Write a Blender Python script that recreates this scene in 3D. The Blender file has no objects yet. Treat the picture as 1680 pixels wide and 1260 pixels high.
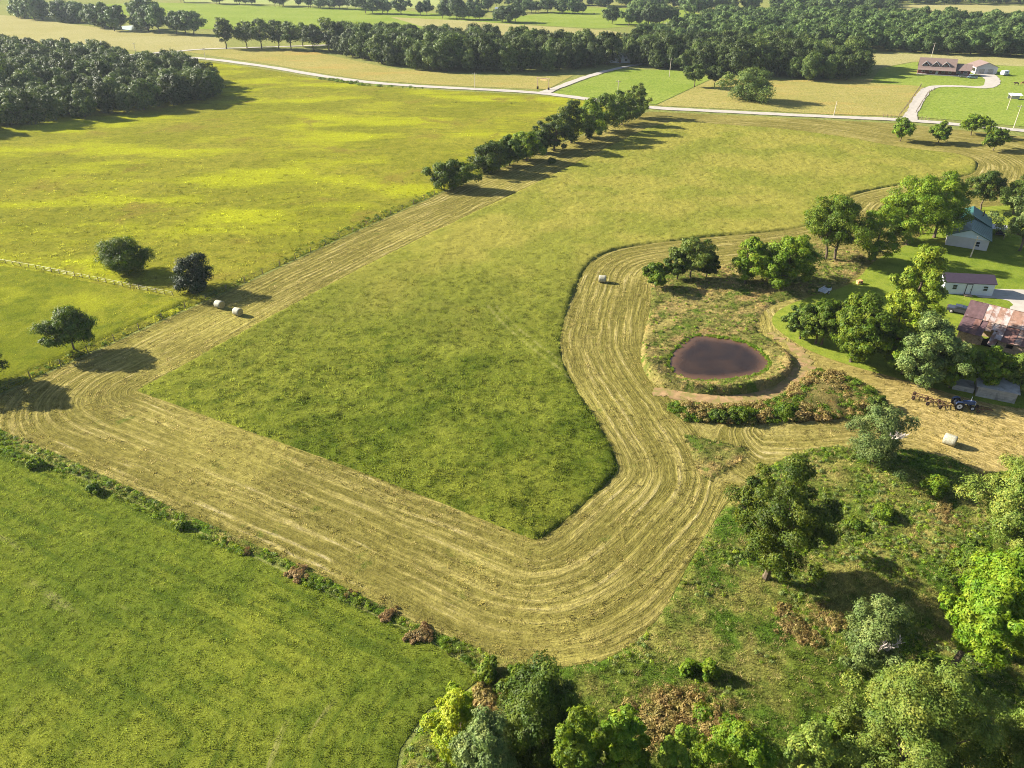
import bpy, bmesh, math
import numpy as np
from math import radians, sin, cos, pi, atan2, hypot
from mathutils import Vector

S = bpy.context.scene
COL = S.collection
# ------------------------------------------------------------------ camera, sky, sun, exposure
CAMH, PITCH, FPX = 60.0, radians(31.0), 1205.0
cam_d = bpy.data.cameras.new('camera'); cam = bpy.data.objects.new('camera', cam_d); COL.objects.link(cam)
cam.location = (0, 0, CAMH); cam.rotation_euler = (pi/2 - PITCH, 0, 0)
cam_d.sensor_width = 36.0; cam_d.lens = 36.0*FPX/1680.0; cam_d.clip_start = 0.5; cam_d.clip_end = 9000.0
S.camera = cam
SUN_EL, SUN_ROT = radians(26.0), radians(-70.0)
W = bpy.data.worlds.new("World"); S.world = W; W.use_nodes = True
_n = W.node_tree; _sky = _n.nodes.new('ShaderNodeTexSky'); _sky.sky_type = 'NISHITA'; _sky.sun_disc = False
_sky.sun_elevation = SUN_EL; _sky.sun_rotation = SUN_ROT; _sky.air_density = 1.0; _sky.dust_density = 1.0
_n.links.new(_sky.outputs[0], _n.nodes['Background'].inputs[0]); _n.nodes['Background'].inputs[1].default_value = 0.055
sun_d = bpy.data.lights.new('sun', 'SUN'); sun = bpy.data.objects.new('sun', sun_d); COL.objects.link(sun)
sun_d.energy = 5.0; sun_d.angle = radians(0.53); sun_d.color = (1.0, 0.93, 0.80)
_dir = Vector((sin(SUN_ROT)*cos(SUN_EL), cos(SUN_ROT)*cos(SUN_EL), sin(SUN_EL)))
sun.rotation_euler = _dir.to_track_quat('Z', 'Y').to_euler()
S.view_settings.view_transform = 'Standard'; S.view_settings.look = 'None'
S.view_settings.exposure = 1.95; S.view_settings.gamma = 1.0; S.view_settings.use_curve_mapping = False
S.render.engine = 'CYCLES'
S.cycles.max_bounces = 6; S.cycles.diffuse_bounces = 3; S.cycles.transmission_bounces = 4; S.cycles.volume_bounces = 0
S.cycles.use_denoising = True; S.cycles.filter_width = 1.0; S.cycles.denoising_prefilter = 'NONE'

# ------------------------------------------------------------------ layout: survey of the ground
_s, _c = sin(PITCH), cos(PITCH)
def g(px, py, z=0.0):
    u = (px-840.0)/FPX; v = (py-630.0)/FPX
    t = (CAMH-z)/(_s+v*_c)
    return np.array([u*t, (_c-v*_s)*t])
def G(pts): return np.array([g(*p) for p in pts])
def to_px(x, y, z=0.0):
    w = z-CAMH; dep = y*_c-w*_s; up = y*_s+w*_c
    return 840+FPX*x/dep, 630-FPX*up/dep
def depth(x, y, z=0.0): return y*_c-(z-CAMH)*_s
def height_at(px, py, pyt):
    x, y = g(px, py); v = (pyt-630.0)/FPX
    return CAMH + y*(v*_c+_s)/(v*_s-_c)
def lin(r, gg, b, k=1.0):
    f = lambda c: (c/255/12.92 if c/255 <= .04045 else ((c/255+.055)/1.055)**2.4)
    return (f(r)*k, f(gg)*k, f(b)*k, 1.0)
GAIN = 0.46
def A(r, gg, b, k=1.0):                                  # albedo of a surface that reads as this colour in full sun
    c = lin(r, gg, b, GAIN*k); L = .3*c[0]+.6*c[1]+.1*c[2]
    return tuple(v*.945+L*.055 for v in c[:3])+(1.0,)
R = np.random.default_rng(7)

def chaikin(P, n=2, closed=True):
    P = np.asarray(P, float)
    for _ in range(n):
        Q = np.roll(P, -1, 0) if closed else P[1:]
        B = P if closed else P[:-1]
        N = np.empty((2*len(B), 2)); N[0::2] = .75*B+.25*Q; N[1::2] = .25*B+.75*Q
        P = N if closed else np.vstack([P[:1], N, P[-1:]])
    return P
def seg_near(pts, P, closed=True):
    """distance to and nearest point on a polyline"""
    best = np.full(len(pts), 1e18); near = np.zeros((len(pts), 2))
    m = len(P) if closed else len(P)-1
    for i in range(m):
        a = P[i]; b = P[(i+1) % len(P)]; ab = b-a; L = ab@ab
        if L < 1e-9: continue
        t = np.clip(((pts-a)@ab)/L, 0, 1); q = a+t[:, None]*ab; d = ((pts-q)**2).sum(1)
        k = d < best; best[k] = d[k]; near[k] = q[k]
    return np.sqrt(best), near
def inside(pts, P):
    x, y = pts[:, 0], pts[:, 1]; r = np.zeros(len(pts), bool); n = len(P)
    for i in range(n):
        x1, y1 = P[i]; x2, y2 = P[(i+1) % n]
        if y1 == y2: continue
        c = ((y1 > y) != (y2 > y)) & (x < (x2-x1)*(y-y1)/(y2-y1)+x1); r ^= c
    return r
def sdf(pts, P):
    d, q = seg_near(pts, P); i = inside(pts, P)
    return np.where(i, d, -d), q
def _h(ix, iy, s):
    n = (ix.astype(np.int64)*374761393+iy.astype(np.int64)*668265263+s*1442695041) & 0x7fffffff
    n = ((n ^ (n >> 13))*1274126177) & 0x7fffffff
    return ((n ^ (n >> 16)) & 0xffff)/65535.0
def vnoise(x, y, s=0):
    ix = np.floor(x); iy = np.floor(y); fx = x-ix; fy = y-iy; fx = fx*fx*(3-2*fx); fy = fy*fy*(3-2*fy)
    a = _h(ix, iy, s); b = _h(ix+1, iy, s); c = _h(ix, iy+1, s); d = _h(ix+1, iy+1, s)
    return (a*(1-fx)+b*fx)*(1-fy)+(c*(1-fx)+d*fx)*fy
def fbm(x, y, s=0, o=3):
    r = 0; a = .5; t = 0
    for i in range(o): r = r+a*vnoise(x*2**i+17*i, y*2**i-9*i, s+i); t += a; a *= .5
    return r/t
def sstep(a, b, x):
    t = np.clip((x-a)/(b-a), 0, 1); return t*t*(3-2*t)

# ------------------------------------------------------------------ mesh helpers
def mesh_np(name, V, F, mats, attrs=None, smooth=False, matidx=None):
    """V (n,3); F (m,k) all faces the same size, or a list of faces"""
    me = bpy.data.meshes.new(name); V = np.asarray(V, np.float32)
    if isinstance(F, np.ndarray):
        k = F.shape[1]; me.vertices.add(len(V)); me.vertices.foreach_set('co', V.ravel())
        me.loops.add(F.size); me.loops.foreach_set('vertex_index', F.astype(np.int32).ravel())
        me.polygons.add(len(F)); me.polygons.foreach_set('loop_start', np.arange(0, F.size, k, dtype=np.int32))
        me.update(calc_edges=True)
    else:
        me.from_pydata([tuple(v) for v in V], [], F)
    for m in (mats if isinstance(mats, (list, tuple)) else [mats]): me.materials.append(m)
    if matidx is not None: me.polygons.foreach_set('material_index', np.asarray(matidx, np.int32))
    if smooth: me.polygons.foreach_set('use_smooth', np.ones(len(me.polygons), bool))
    for k, v in (attrs or {}).items():
        a = me.attributes.new(k, 'FLOAT', 'POINT'); a.data.foreach_set('value', np.asarray(v, np.float32))
    me.validate(); me.update()
    return me
def link(name, data, parent=None):
    o = bpy.data.objects.new(name, data); COL.objects.link(o)
    if parent is not None: o.parent = parent
    return o
def tag(o, label=None, cat=None, group=None, kind=None):
    if label: o['label'] = label
    if cat: o['category'] = cat
    if group: o['group'] = group
    if kind: o['kind'] = kind
    return o
def thing(name, label, cat, loc=(0, 0, 0), rz=0.0, group=None):
    o = link(name, None); o.location = loc; o.rotation_euler = (0, 0, rz); o.empty_display_size = .5
    return tag(o, label, cat, group)

class MB:
    def __init__(s): s.V = []; s.F = []; s.M = []
    def add(s, V, F, m=0):
        b = len(s.V); s.V += [tuple(v) for v in V]; s.F += [tuple(i+b for i in f) for f in F]; s.M += [m]*len(F); return s
    def box(s, x0, x1, y0, y1, z0, z1, m=0):
        V = [(x, y, z) for z in (z0, z1) for y in (y0, y1) for x in (x0, x1)]
        return s.add(V, [(0, 2, 3, 1), (4, 5, 7, 6), (0, 1, 5, 4), (2, 6, 7, 3), (0, 4, 6, 2), (1, 3, 7, 5)], m)
    def tube(s, P, r, n=8, m=0, cap=True):
        P = [Vector(p) for p in P]; r = r if isinstance(r, (list, tuple)) else [r]*len(P); V = []; F = []
        for i, p in enumerate(P):
            t = (P[min(i+1, len(P)-1)]-P[max(i-1, 0)]).normalized()
            a = t.cross(Vector((0, 0, 1)) if abs(t.z) < .9 else Vector((1, 0, 0))).normalized(); b = t.cross(a)
            for k in range(n): q = 2*pi*k/n; V.append(p+(a*cos(q)+b*sin(q))*r[i])
        for i in range(len(P)-1):
            for k in range(n): F.append((i*n+k, i*n+(k+1) % n, (i+1)*n+(k+1) % n, (i+1)*n+k))
        if cap: F += [tuple(range(n))[::-1], tuple((len(P)-1)*n+k for k in range(n))]
        return s.add(V, F, m)
    def prism(s, prof, x0, x1, m=0):
        """profile (y,z) swept along x"""
        n = len(prof); V = [(x0, y, z) for y, z in prof]+[(x1, y, z) for y, z in prof]
        F = [(i, (i+1) % n, n+(i+1) % n, n+i) for i in range(n)]+[tuple(range(n))[::-1], tuple(range(n, 2*n))]
        return s.add(V, F, m)
    def slab(s, q, t, m=0):
        """a quad given by four corners, made t thick along its normal"""
        q = [Vector(p) for p in q]; nrm = (q[1]-q[0]).cross(q[3]-q[0]).normalized()*t
        return s.add(q+[p-nrm for p in q], [(0, 1, 2, 3), (7, 6, 5, 4), (0, 4, 5, 1), (1, 5, 6, 2), (2, 6, 7, 3), (3, 7, 4, 0)], m)
    def mesh(s, name, mats, smooth=False, bevel=0):
        me = mesh_np(name, np.array(s.V), s.F, mats, None, smooth, s.M)
        if bevel:
            bm = bmesh.new(); bm.from_mesh(me)
            bmesh.ops.bevel(bm, geom=bm.edges[:], offset=bevel, segments=2, affect='EDGES', clamp_overlap=True)
            bm.to_mesh(me); bm.free()
        return me
    def obj(s, name, mats, parent=None, smooth=False, bevel=0): return link(name, s.mesh(name, mats, smooth, bevel), parent)

# ------------------------------------------------------------------ materials
def new_mat(name):
    m = bpy.data.materials.new(name); m.use_nodes = True; nt = m.node_tree
    return m, nt, nt.nodes['Principled BSDF']
class N:
    """small helper round a node tree"""
    def __init__(s, nt): s.nt = nt; s.pos = None
    def new(s, t): return s.nt.nodes.new(t)
    def put(s, sock, v):
        if isinstance(v, bpy.types.NodeSocket): s.nt.links.new(v, sock)
        else: sock.default_value = v
    def P(s):
        if s.pos is None: s.pos = s.new('ShaderNodeNewGeometry').outputs['Position']
        return s.pos
    def noise(s, scale, vec=None, det=3, rough=.55, dist=0.0):
        n = s.new('ShaderNodeTexNoise'); s.put(n.inputs['Vector'], vec or s.P()); n.inputs['Scale'].default_value = scale
        n.inputs['Detail'].default_value = det; n.inputs['Roughness'].default_value = rough; n.inputs['Distortion'].default_value = dist
        return n.outputs['Fac']
    def vor(s, scale, vec=None):
        n = s.new('ShaderNodeTexVoronoi'); s.put(n.inputs['Vector'], vec or s.P()); n.inputs['Scale'].default_value = scale; return n.outputs['Distance']
    def ramp(s, fac, a, b, lo=0.0, hi=1.0):
        n = s.new('ShaderNodeMapRange'); n.interpolation_type = 'SMOOTHSTEP'; s.put(n.inputs[0], fac)
        n.inputs[1].default_value = a; n.inputs[2].default_value = b; n.inputs[3].default_value = lo; n.inputs[4].default_value = hi; return n.outputs[0]
    def mix(s, f, a, b, mode='MIX'):
        n = s.new('ShaderNodeMix'); n.data_type = 'RGBA'; n.blend_type = mode
        s.put(n.inputs[0], f); s.put(n.inputs[6], a); s.put(n.inputs[7], b); return n.outputs[2]
    def math(s, op, a, b=0.0):
        n = s.new('ShaderNodeMath'); n.operation = op; s.put(n.inputs[0], a); s.put(n.inputs[1], b); return n.outputs[0]
    def vec(s, x, y, z):
        n = s.new('ShaderNodeCombineXYZ'); s.put(n.inputs[0], x); s.put(n.inputs[1], y); s.put(n.inputs[2], z); return n.outputs[0]
    def xyz(s, v=None):
        n = s.new('ShaderNodeSeparateXYZ'); s.put(n.inputs[0], v or s.P()); return n.outputs
    def attr(s, nm):
        n = s.new('ShaderNodeAttribute'); n.attribute_name = nm; return n.outputs['Fac']
    def bump(s, h, dist, strength=1.0, nrm=None):
        n = s.new('ShaderNodeBump'); s.put(n.inputs['Height'], h); n.inputs['Distance'].default_value = dist
        n.inputs['Strength'].default_value = strength
        if nrm is not None: s.put(n.inputs['Normal'], nrm)
        return n.outputs[0]
    def hsv(s, col, v, h=.5, sat=1.0):
        n = s.new('ShaderNodeHueSaturation'); s.put(n.inputs['Hue'], h); s.put(n.inputs['Saturation'], sat); s.put(n.inputs['Value'], v); s.put(n.inputs['Color'], col); return n.outputs[0]
    def rnd(s): return s.new('ShaderNodeObjectInfo').outputs['Random']

def grass_colour(n, base, light, dark, patch=None, pscale=.05, pa=.5, pb=.62, pstretch=(1, 1), big=.025, second=None):
    c = n.mix(n.ramp(n.noise(big, det=3), .35, .65), base, light)
    c = n.mix(n.math('MULTIPLY', n.ramp(n.noise(.35, det=4, rough=.65), .42, .68), .75), c, dark)
    c = n.mix(n.math('MULTIPLY', n.ramp(n.noise(.16, det=5, rough=.7), .5, .68), .6), c, light)
    if patch is not None:
        o = n.xyz(); v = n.vec(n.math('MULTIPLY', o[0], pstretch[0]), n.math('MULTIPLY', o[1], pstretch[1]), o[2])
        f = n.ramp(n.noise(pscale, v, det=6, rough=.62), pa, pb); c = n.mix(f, c, patch)
    if second is not None:
        col, sc, a, b = second
        c = n.mix(n.ramp(n.noise(sc, det=5, rough=.65, dist=.4), a, b), c, col)
    return c
def ground_mat(name, *a, bump=.12, fine=2.2, rough=.9, **k):
    m, nt, p = new_mat(name); n = N(nt)
    c = grass_colour(n, *a, **k)
    f = n.noise(fine*1.7, det=6, rough=.78); c = n.hsv(c, n.ramp(f, .25, .75, .58, 1.46))
    n.put(p.inputs['Base Color'], c); p.inputs['Roughness'].default_value = rough; p.inputs['Specular IOR Level'].default_value = 0
    h = n.math('ADD', f, n.math('MULTIPLY', n.noise(.7, det=3), 1.4))
    n.put(p.inputs['Normal'], n.bump(h, bump, .9))
    return m
def blade_mat(name, *a, gain=1.6, trans=.5, **k):
    m, nt, p = new_mat(name); n = N(nt)
    c = grass_colour(n, *a, **k); c = n.hsv(c, n.math('MULTIPLY', n.ramp(n.rnd(), 0, 1, .4, 1.65), gain))
    n.put(p.inputs['Base Color'], c); p.inputs['Roughness'].default_value = .8; p.inputs['Specular IOR Level'].default_value = .05
    t = n.new('ShaderNodeBsdfTranslucent'); n.put(t.inputs[0], c); mx = n.new('ShaderNodeMixShader'); mx.inputs[0].default_value = trans
    nt.links.new(p.outputs[0], mx.inputs[1]); nt.links.new(t.outputs[0], mx.inputs[2])
    nt.links.new(mx.outputs[0], nt.nodes['Material Output'].inputs[0])
    return m
def leaf_mat(name, c1, c2, c3, trans=.3, jitter=.25, rough=.55):
    m, nt, p = new_mat(name); n = N(nt)
    t = n.attr('tint'); c = n.mix(n.ramp(t, .0, .55), c1, c2); c = n.mix(n.ramp(t, .55, 1.0), c, c3)
    c = n.hsv(c, n.ramp(n.rnd(), 0, 1, 1-jitter, 1+jitter), n.ramp(n.noise(.9, det=1), .3, .7, .485, .515))
    n.put(p.inputs['Base Color'], c); p.inputs['Roughness'].default_value = rough; p.inputs['Specular IOR Level'].default_value = .16
    tr = n.new('ShaderNodeBsdfTranslucent'); n.put(tr.inputs[0], n.hsv(c, 1.25, .487, 1.1)); mx = n.new('ShaderNodeMixShader'); mx.inputs[0].default_value = trans
    nt.links.new(p.outputs[0], mx.inputs[1]); nt.links.new(tr.outputs[0], mx.inputs[2])
    nt.links.new(mx.outputs[0], nt.nodes['Material Output'].inputs[0])
    return m
def plain(name, col, rough=.7, var=.2, scale=1.5, spec=.3, metal=0.0, bump=0.0, obj=True, second=None, sfac=(.5, .65), sscale=.6):
    m, nt, p = new_mat(name); n = N(nt)
    tc = n.new('ShaderNodeTexCoord').outputs['Object'] if obj else n.P()
    f = n.noise(scale, tc, det=5, rough=.65)
    c = n.hsv(col, n.ramp(f, .25, .75, 1-var, 1+var))
    if second is not None: c = n.mix(n.ramp(n.noise(sscale, tc, det=6, rough=.7, dist=.5), *sfac), c, second)
    n.put(p.inputs['Base Color'], c); p.inputs['Roughness'].default_value = rough; p.inputs['Specular IOR Level'].default_value = spec; p.inputs['Metallic'].default_value = metal
    if bump: n.put(p.inputs['Normal'], n.bump(f, bump, .6))
    return m
def rgb(r, gg, b, k=1.0): return lin(r, gg, b, k)

# ------------------------------------------------------------------ the setting: ground and fields
def structure(o): o['kind'] = 'structure'; return o
def sheet(name, poly, s, zf, mat, attrs=None, skip=None):
    """a field: a fine grid trimmed along the polygon, its edge vertices lying on the boundary"""
    lo = poly.min(0)-s; hi = poly.max(0)+s
    nx = int((hi[0]-lo[0])/s)+2; ny = int((hi[1]-lo[1])/s)+2
    X, Y = np.meshgrid(lo[0]+np.arange(nx)*s, lo[1]+np.arange(ny)*s); pts = np.column_stack([X.ravel(), Y.ravel()])
    j = (R.random(pts.shape)-.5)*s*.5; pts = pts+j
    d, q = sdf(pts, poly); ins = (d > 0).reshape(ny, nx)
    any_in = ins[:-1, :-1] | ins[1:, :-1] | ins[:-1, 1:] | ins[1:, 1:]
    if skip is not None:
        k = skip(pts).reshape(ny, nx); any_in &= ~(k[:-1, :-1] & k[1:, :-1] & k[:-1, 1:] & k[1:, 1:])
    I = np.arange(nx*ny).reshape(ny, nx)
    F = np.stack([I[:-1, :-1], I[:-1, 1:], I[1:, 1:], I[1:, :-1]], -1)[any_in]
    out = d < 0; pts[out] = q[out]; d = np.maximum(d, 0)
    used = np.unique(F); rm = np.full(nx*ny, -1); rm[used] = np.arange(len(used))
    pts = pts[used]; d = d[used]; F = rm[F]
    z = zf(pts[:, 0], pts[:, 1], d) if callable(zf) else np.full(len(pts), zf)
    at = {k: f(pts, d) for k, f in (attrs or {}).items()}
    return structure(link(name, mesh_np(name, np.column_stack([pts, z]), F, mat, at, True)))
def ribbon(name, path, width, z, mat, n=3, wob=.45):
    P = chaikin(path, n, False); t = np.gradient(P, axis=0); t /= np.linalg.norm(t, axis=1)[:, None]; nn = np.column_stack([-t[:, 1], t[:, 0]])
    k = np.arange(len(P)); w = np.broadcast_to(np.asarray(width, float), (len(P),)) if np.ndim(width) == 0 else np.interp(k/(len(P)-1), np.linspace(0, 1, len(width)), width)
    a = P+nn*(w/2+wob*(vnoise(k*.9, k*0., 3)-.5)*2)[:, None]; b = P-nn*(w/2+wob*(vnoise(k*.9, k*0., 5)-.5)*2)[:, None]
    V = np.vstack([np.column_stack([a, np.full(len(P), z)]), np.column_stack([P, np.full(len(P), z+.03)]), np.column_stack([b, np.full(len(P), z)])]); m = len(P)
    F = np.array([(i+r*m, i+r*m+m, i+1+r*m+m, i+1+r*m) for r in (0, 1) for i in range(m-1)])
    return structure(link(name, mesh_np(name, V, F, mat, None, True)))

# outlines of the fields, surveyed corner by corner
MEADOW = chaikin(G([(222, 641), (232, 645), (250, 651), (560, 762), (760, 840), (868, 884), (882, 887), (905, 873), (960, 826), (1006, 784), (1016, 768), (1005, 735), (985, 700), (935, 622), (917, 575), (924, 530), (945, 470), (962, 435), (990, 416),
    (1030, 405), (1100, 396), (1180, 387), (1280, 380), (1345, 366), (1375, 334), (1395, 320), (1450, 308), (1500, 300), (1570, 292), (1602, 284), (1604, 262), (1560, 250), (1480, 244), (1400, 228), (1300, 213), (1180, 204), (1088, 198),
    (1000, 240), (900, 291), (720, 376), (560, 455), (400, 545), (250, 627), (233, 636)]), 2)
M_LOW = [(-260, 590), (-100, 660), (0, 704), (100, 748), (200, 794), (320, 850), (440, 903), (570, 966), (700, 1030), (800, 1070), (870, 1088), (930, 1094), (985, 1086), (1040, 1058), (1075, 1020), (1100, 983), (1125, 935), (1150, 890), (1180, 843), (1215, 800), (1250, 772), (1290, 750), (1330, 736), (1375, 732), (1430, 738), (1500, 738), (1560, 752), (1610, 776), (1700, 770), (2150, 830)]
MOWN = G([(-260, 745), (-100, 685), (0, 649), (40, 631), (130, 589), (260, 530), (390, 472), (560, 392), (720, 319), (900, 243), (1064, 183), (1200, 189), (1340, 196), (1480, 203), (1600, 216), (1680, 224), (2150, 262)] + M_LOW[::-1])
F_EDGE = [(-420, 545), (-260, 610), (-100, 680), (0, 724), (100, 770), (200, 816), (320, 872), (440, 926), (570, 990), (700, 1050), (770, 1095), (785, 1115)]
GREENF = G(F_EDGE + [(760, 1135), (700, 1165), (655, 1230), (640, 1320), (620, 1500), (560, 1900), (-500, 1900), (-800, 1000)])
ROUGH = G(M_LOW + [(2150, 1300), (2000, 1900), (600, 1900), (630, 1500), (650, 1320), (664, 1232), (708, 1168), (768, 1137), (795, 1115), (778, 1092), (704, 1047), (574, 987), (444, 923), (324, 869), (204, 813), (104, 767), (4, 721), (-96, 677), (-260, 606)])
FLOWER = G([(-700, 900), (-260, 738), (-100, 681), (0, 645), (40, 627), (130, 585), (260, 526), (390, 468), (560, 389), (720, 316), (900, 241), (1058, 180), (1000, 171), (930, 161), (880, 156), (800, 152), (700, 147), (600, 140), (520, 129), (450, 116), (350, 102), (300, 98), (240, 100), (-100, 76), (-500, 60), (-900, 180)])
PADDOCK = G([(-600, 700), (-260, 730), (-100, 674), (0, 639), (40, 621), (130, 580), (260, 521), (330, 490), (290, 489), (220, 476), (150, 462), (70, 446), (0, 435), (-200, 398), (-600, 330)])

def mow_dist(pts, d):
    a, _ = sdf(pts, MEADOW); a = -a
    e, _ = seg_near(pts, G([(1040, 640), (1110, 702), (1200, 708), (1370, 700), (1500, 700), (1700, 780), (2100, 860)]), False)
    px, py = to_px(pts[:, 0], pts[:, 1]); k = sstep(1150, 1260, px)*sstep(560, 640, py)
    return a*(1-k)+e*k

# --- materials of the fields
C_MEADOW = dict(a=(A(108, 124, 30), A(144, 150, 46), A(74, 96, 20)), k=dict(patch=A(160, 166, 54), pscale=.035, pa=.5, pb=.7, pstretch=(.8, 1.2)))
C_GREEN = dict(a=(A(120, 136, 38), A(150, 158, 46), A(100, 120, 30)), k=dict(patch=A(164, 170, 50), pscale=.05, pa=.52, pb=.75))
C_ROUGH = dict(a=(A(126, 142, 48), A(176, 168, 86), A(90, 118, 32)), k=dict(patch=A(184, 146, 84), pscale=.09, pa=.6, pb=.7, second=(A(100, 130, 36), .12, .46, .6), big=.08))
C_FLOWER = dict(a=(A(142, 144, 34), A(160, 156, 46), A(120, 126, 32)), k=dict(patch=A(178, 182, 16), pscale=.03, pa=.46, pb=.64, pstretch=(.7, 1.5), second=(A(150, 138, 52), .045, .55, .7)))
C_PADDOCK = dict(a=(A(130, 140, 26), A(160, 160, 40), A(106, 122, 26)), k=dict(patch=A(172, 176, 28), pscale=.05, pa=.5, pb=.66))
C_BANK = dict(a=(A(134, 138, 62), A(188, 170, 98), A(88, 104, 38)), k=dict(patch=A(200, 170, 106), pscale=.16, pa=.5, pb=.66, second=(A(108, 130, 42), .22, .52, .64), big=.1))
C_LAWN = dict(a=(A(138, 156, 44), A(160, 172, 54), A(112, 136, 36)), k=dict())

def meadow_colour_fix(m):
    """the meadow dries out to straw towards the road"""
    nt = m.node_tree; p = nt.nodes['Principled BSDF']; n = N(nt)
    src = p.inputs['Base Color'].links[0].from_socket
    y = n.xyz()[1]; yy = n.math('ADD', y, n.math('MULTIPLY', n.noise(.03, det=4), 90.0))
    c = n.mix(n.ramp(yy, 140, 215, 0, .92), src, n.hsv(n.mix(n.ramp(n.noise(.05, det=5), .4, .6), A(176, 168, 70), A(152, 154, 56)), n.ramp(n.noise(1.2, det=4, rough=.7), .25, .75, .8, 1.2)))
    for l in list(src.links):
        if l.to_node != c.node and l.to_node.bl_idname in ('ShaderNodeBsdfPrincipled', 'ShaderNodeBsdfTranslucent'): nt.links.new(c, l.to_socket)
    return m
M_MEADOW = meadow_colour_fix(ground_mat('tall_meadow_grass', *C_MEADOW['a'], **C_MEADOW['k'], bump=.22))
_n = N(M_MEADOW.node_tree); _p = M_MEADOW.node_tree.nodes['Principled BSDF']; _n.put(_p.inputs['Base Color'], _n.mix(_n.math('MULTIPLY', _n.ramp(_n.attr('track'), .1, .5, .55, 0), _n.ramp(_n.noise(.5, det=3), .35, .6)), _p.inputs['Base Color'].links[0].from_socket, A(186, 180, 104)))
M_GREEN = ground_mat('green_regrowth', *C_GREEN['a'], **C_GREEN['k'], bump=.16, fine=3.0)
def mow_arcs(m):
    nt = m.node_tree; p = nt.nodes['Principled BSDF']; n = N(nt); src = p.inputs['Base Color'].links[0].from_socket; o = n.xyz()
    r = n.noise(1.0, n.vec(n.math('MULTIPLY', n.attr('dist'), .8), n.math('MULTIPLY', o[0], .05), n.math('MULTIPLY', o[1], .05)), det=3)
    c = n.mix(n.ramp(r, .36, .5, .6, 0), src, A(78, 102, 30)); c = n.mix(n.math('MULTIPLY', n.ramp(r, .58, .7), n.ramp(n.noise(.09, det=4), .5, .64, 0, .75)), c, A(196, 186, 116)); n.put(p.inputs['Base Color'], c)
mow_arcs(M_GREEN)
M_ROUGH = ground_mat('rough_pasture', *C_ROUGH['a'], **C_ROUGH['k'], bump=.3, fine=1.8)
M_FLOWER = ground_mat('flowering_meadow', *C_FLOWER['a'], **C_FLOWER['k'], bump=.12, fine=1.2)
M_PADDOCK = ground_mat('paddock_grass', *C_PADDOCK['a'], **C_PADDOCK['k'], bump=.2)
M_BANK = ground_mat('bank_grass', *C_BANK['a'], **C_BANK['k'], bump=.3)
M_LAWN = ground_mat('lawn', *C_LAWN['a'], bump=.05, fine=4)
M_BASE = ground_mat('far_pasture', A(150, 156, 78), A(168, 166, 92), A(126, 140, 66), bump=.15, fine=.5, big=.006)
M_GOLD = ground_mat('dry_hay_field', A(178, 168, 88), A(190, 176, 98), A(156, 156, 72), patch=A(196, 168, 88), pscale=.03, pa=.5, pb=.7, pstretch=(.6, 1.6), bump=.15, fine=.8)
M_TAN = ground_mat('tan_hay_field', A(184, 174, 108), A(192, 182, 120), A(168, 166, 94), bump=.12, fine=.6)
M_BRIGHT = ground_mat('bright_pasture', A(146, 166, 58), A(162, 176, 72), A(128, 152, 48), bump=.1, fine=.6)
M_PALE = ground_mat('pale_pasture', A(174, 186, 104), A(186, 192, 116), A(160, 174, 92), bump=.1, fine=.5)
M_WEED = ground_mat('weed_bank', A(98, 114, 42), A(150, 134, 76), A(56, 78, 26), patch=A(156, 112, 58), pscale=.12, pa=.54, pb=.64, bump=.35)
M_DIRT = plain('dirt_track', A(196, 160, 112), .95, .25, .8, .05, bump=.1, obj=False, second=A(164, 152, 84), sfac=(.44, .6), sscale=.6)
M_GRAVEL = plain('gravel', A(216, 206, 192), .95, .12, .5, .1, bump=.04, obj=False, second=A(196, 184, 150), sfac=(.58, .75), sscale=.25)

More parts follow.
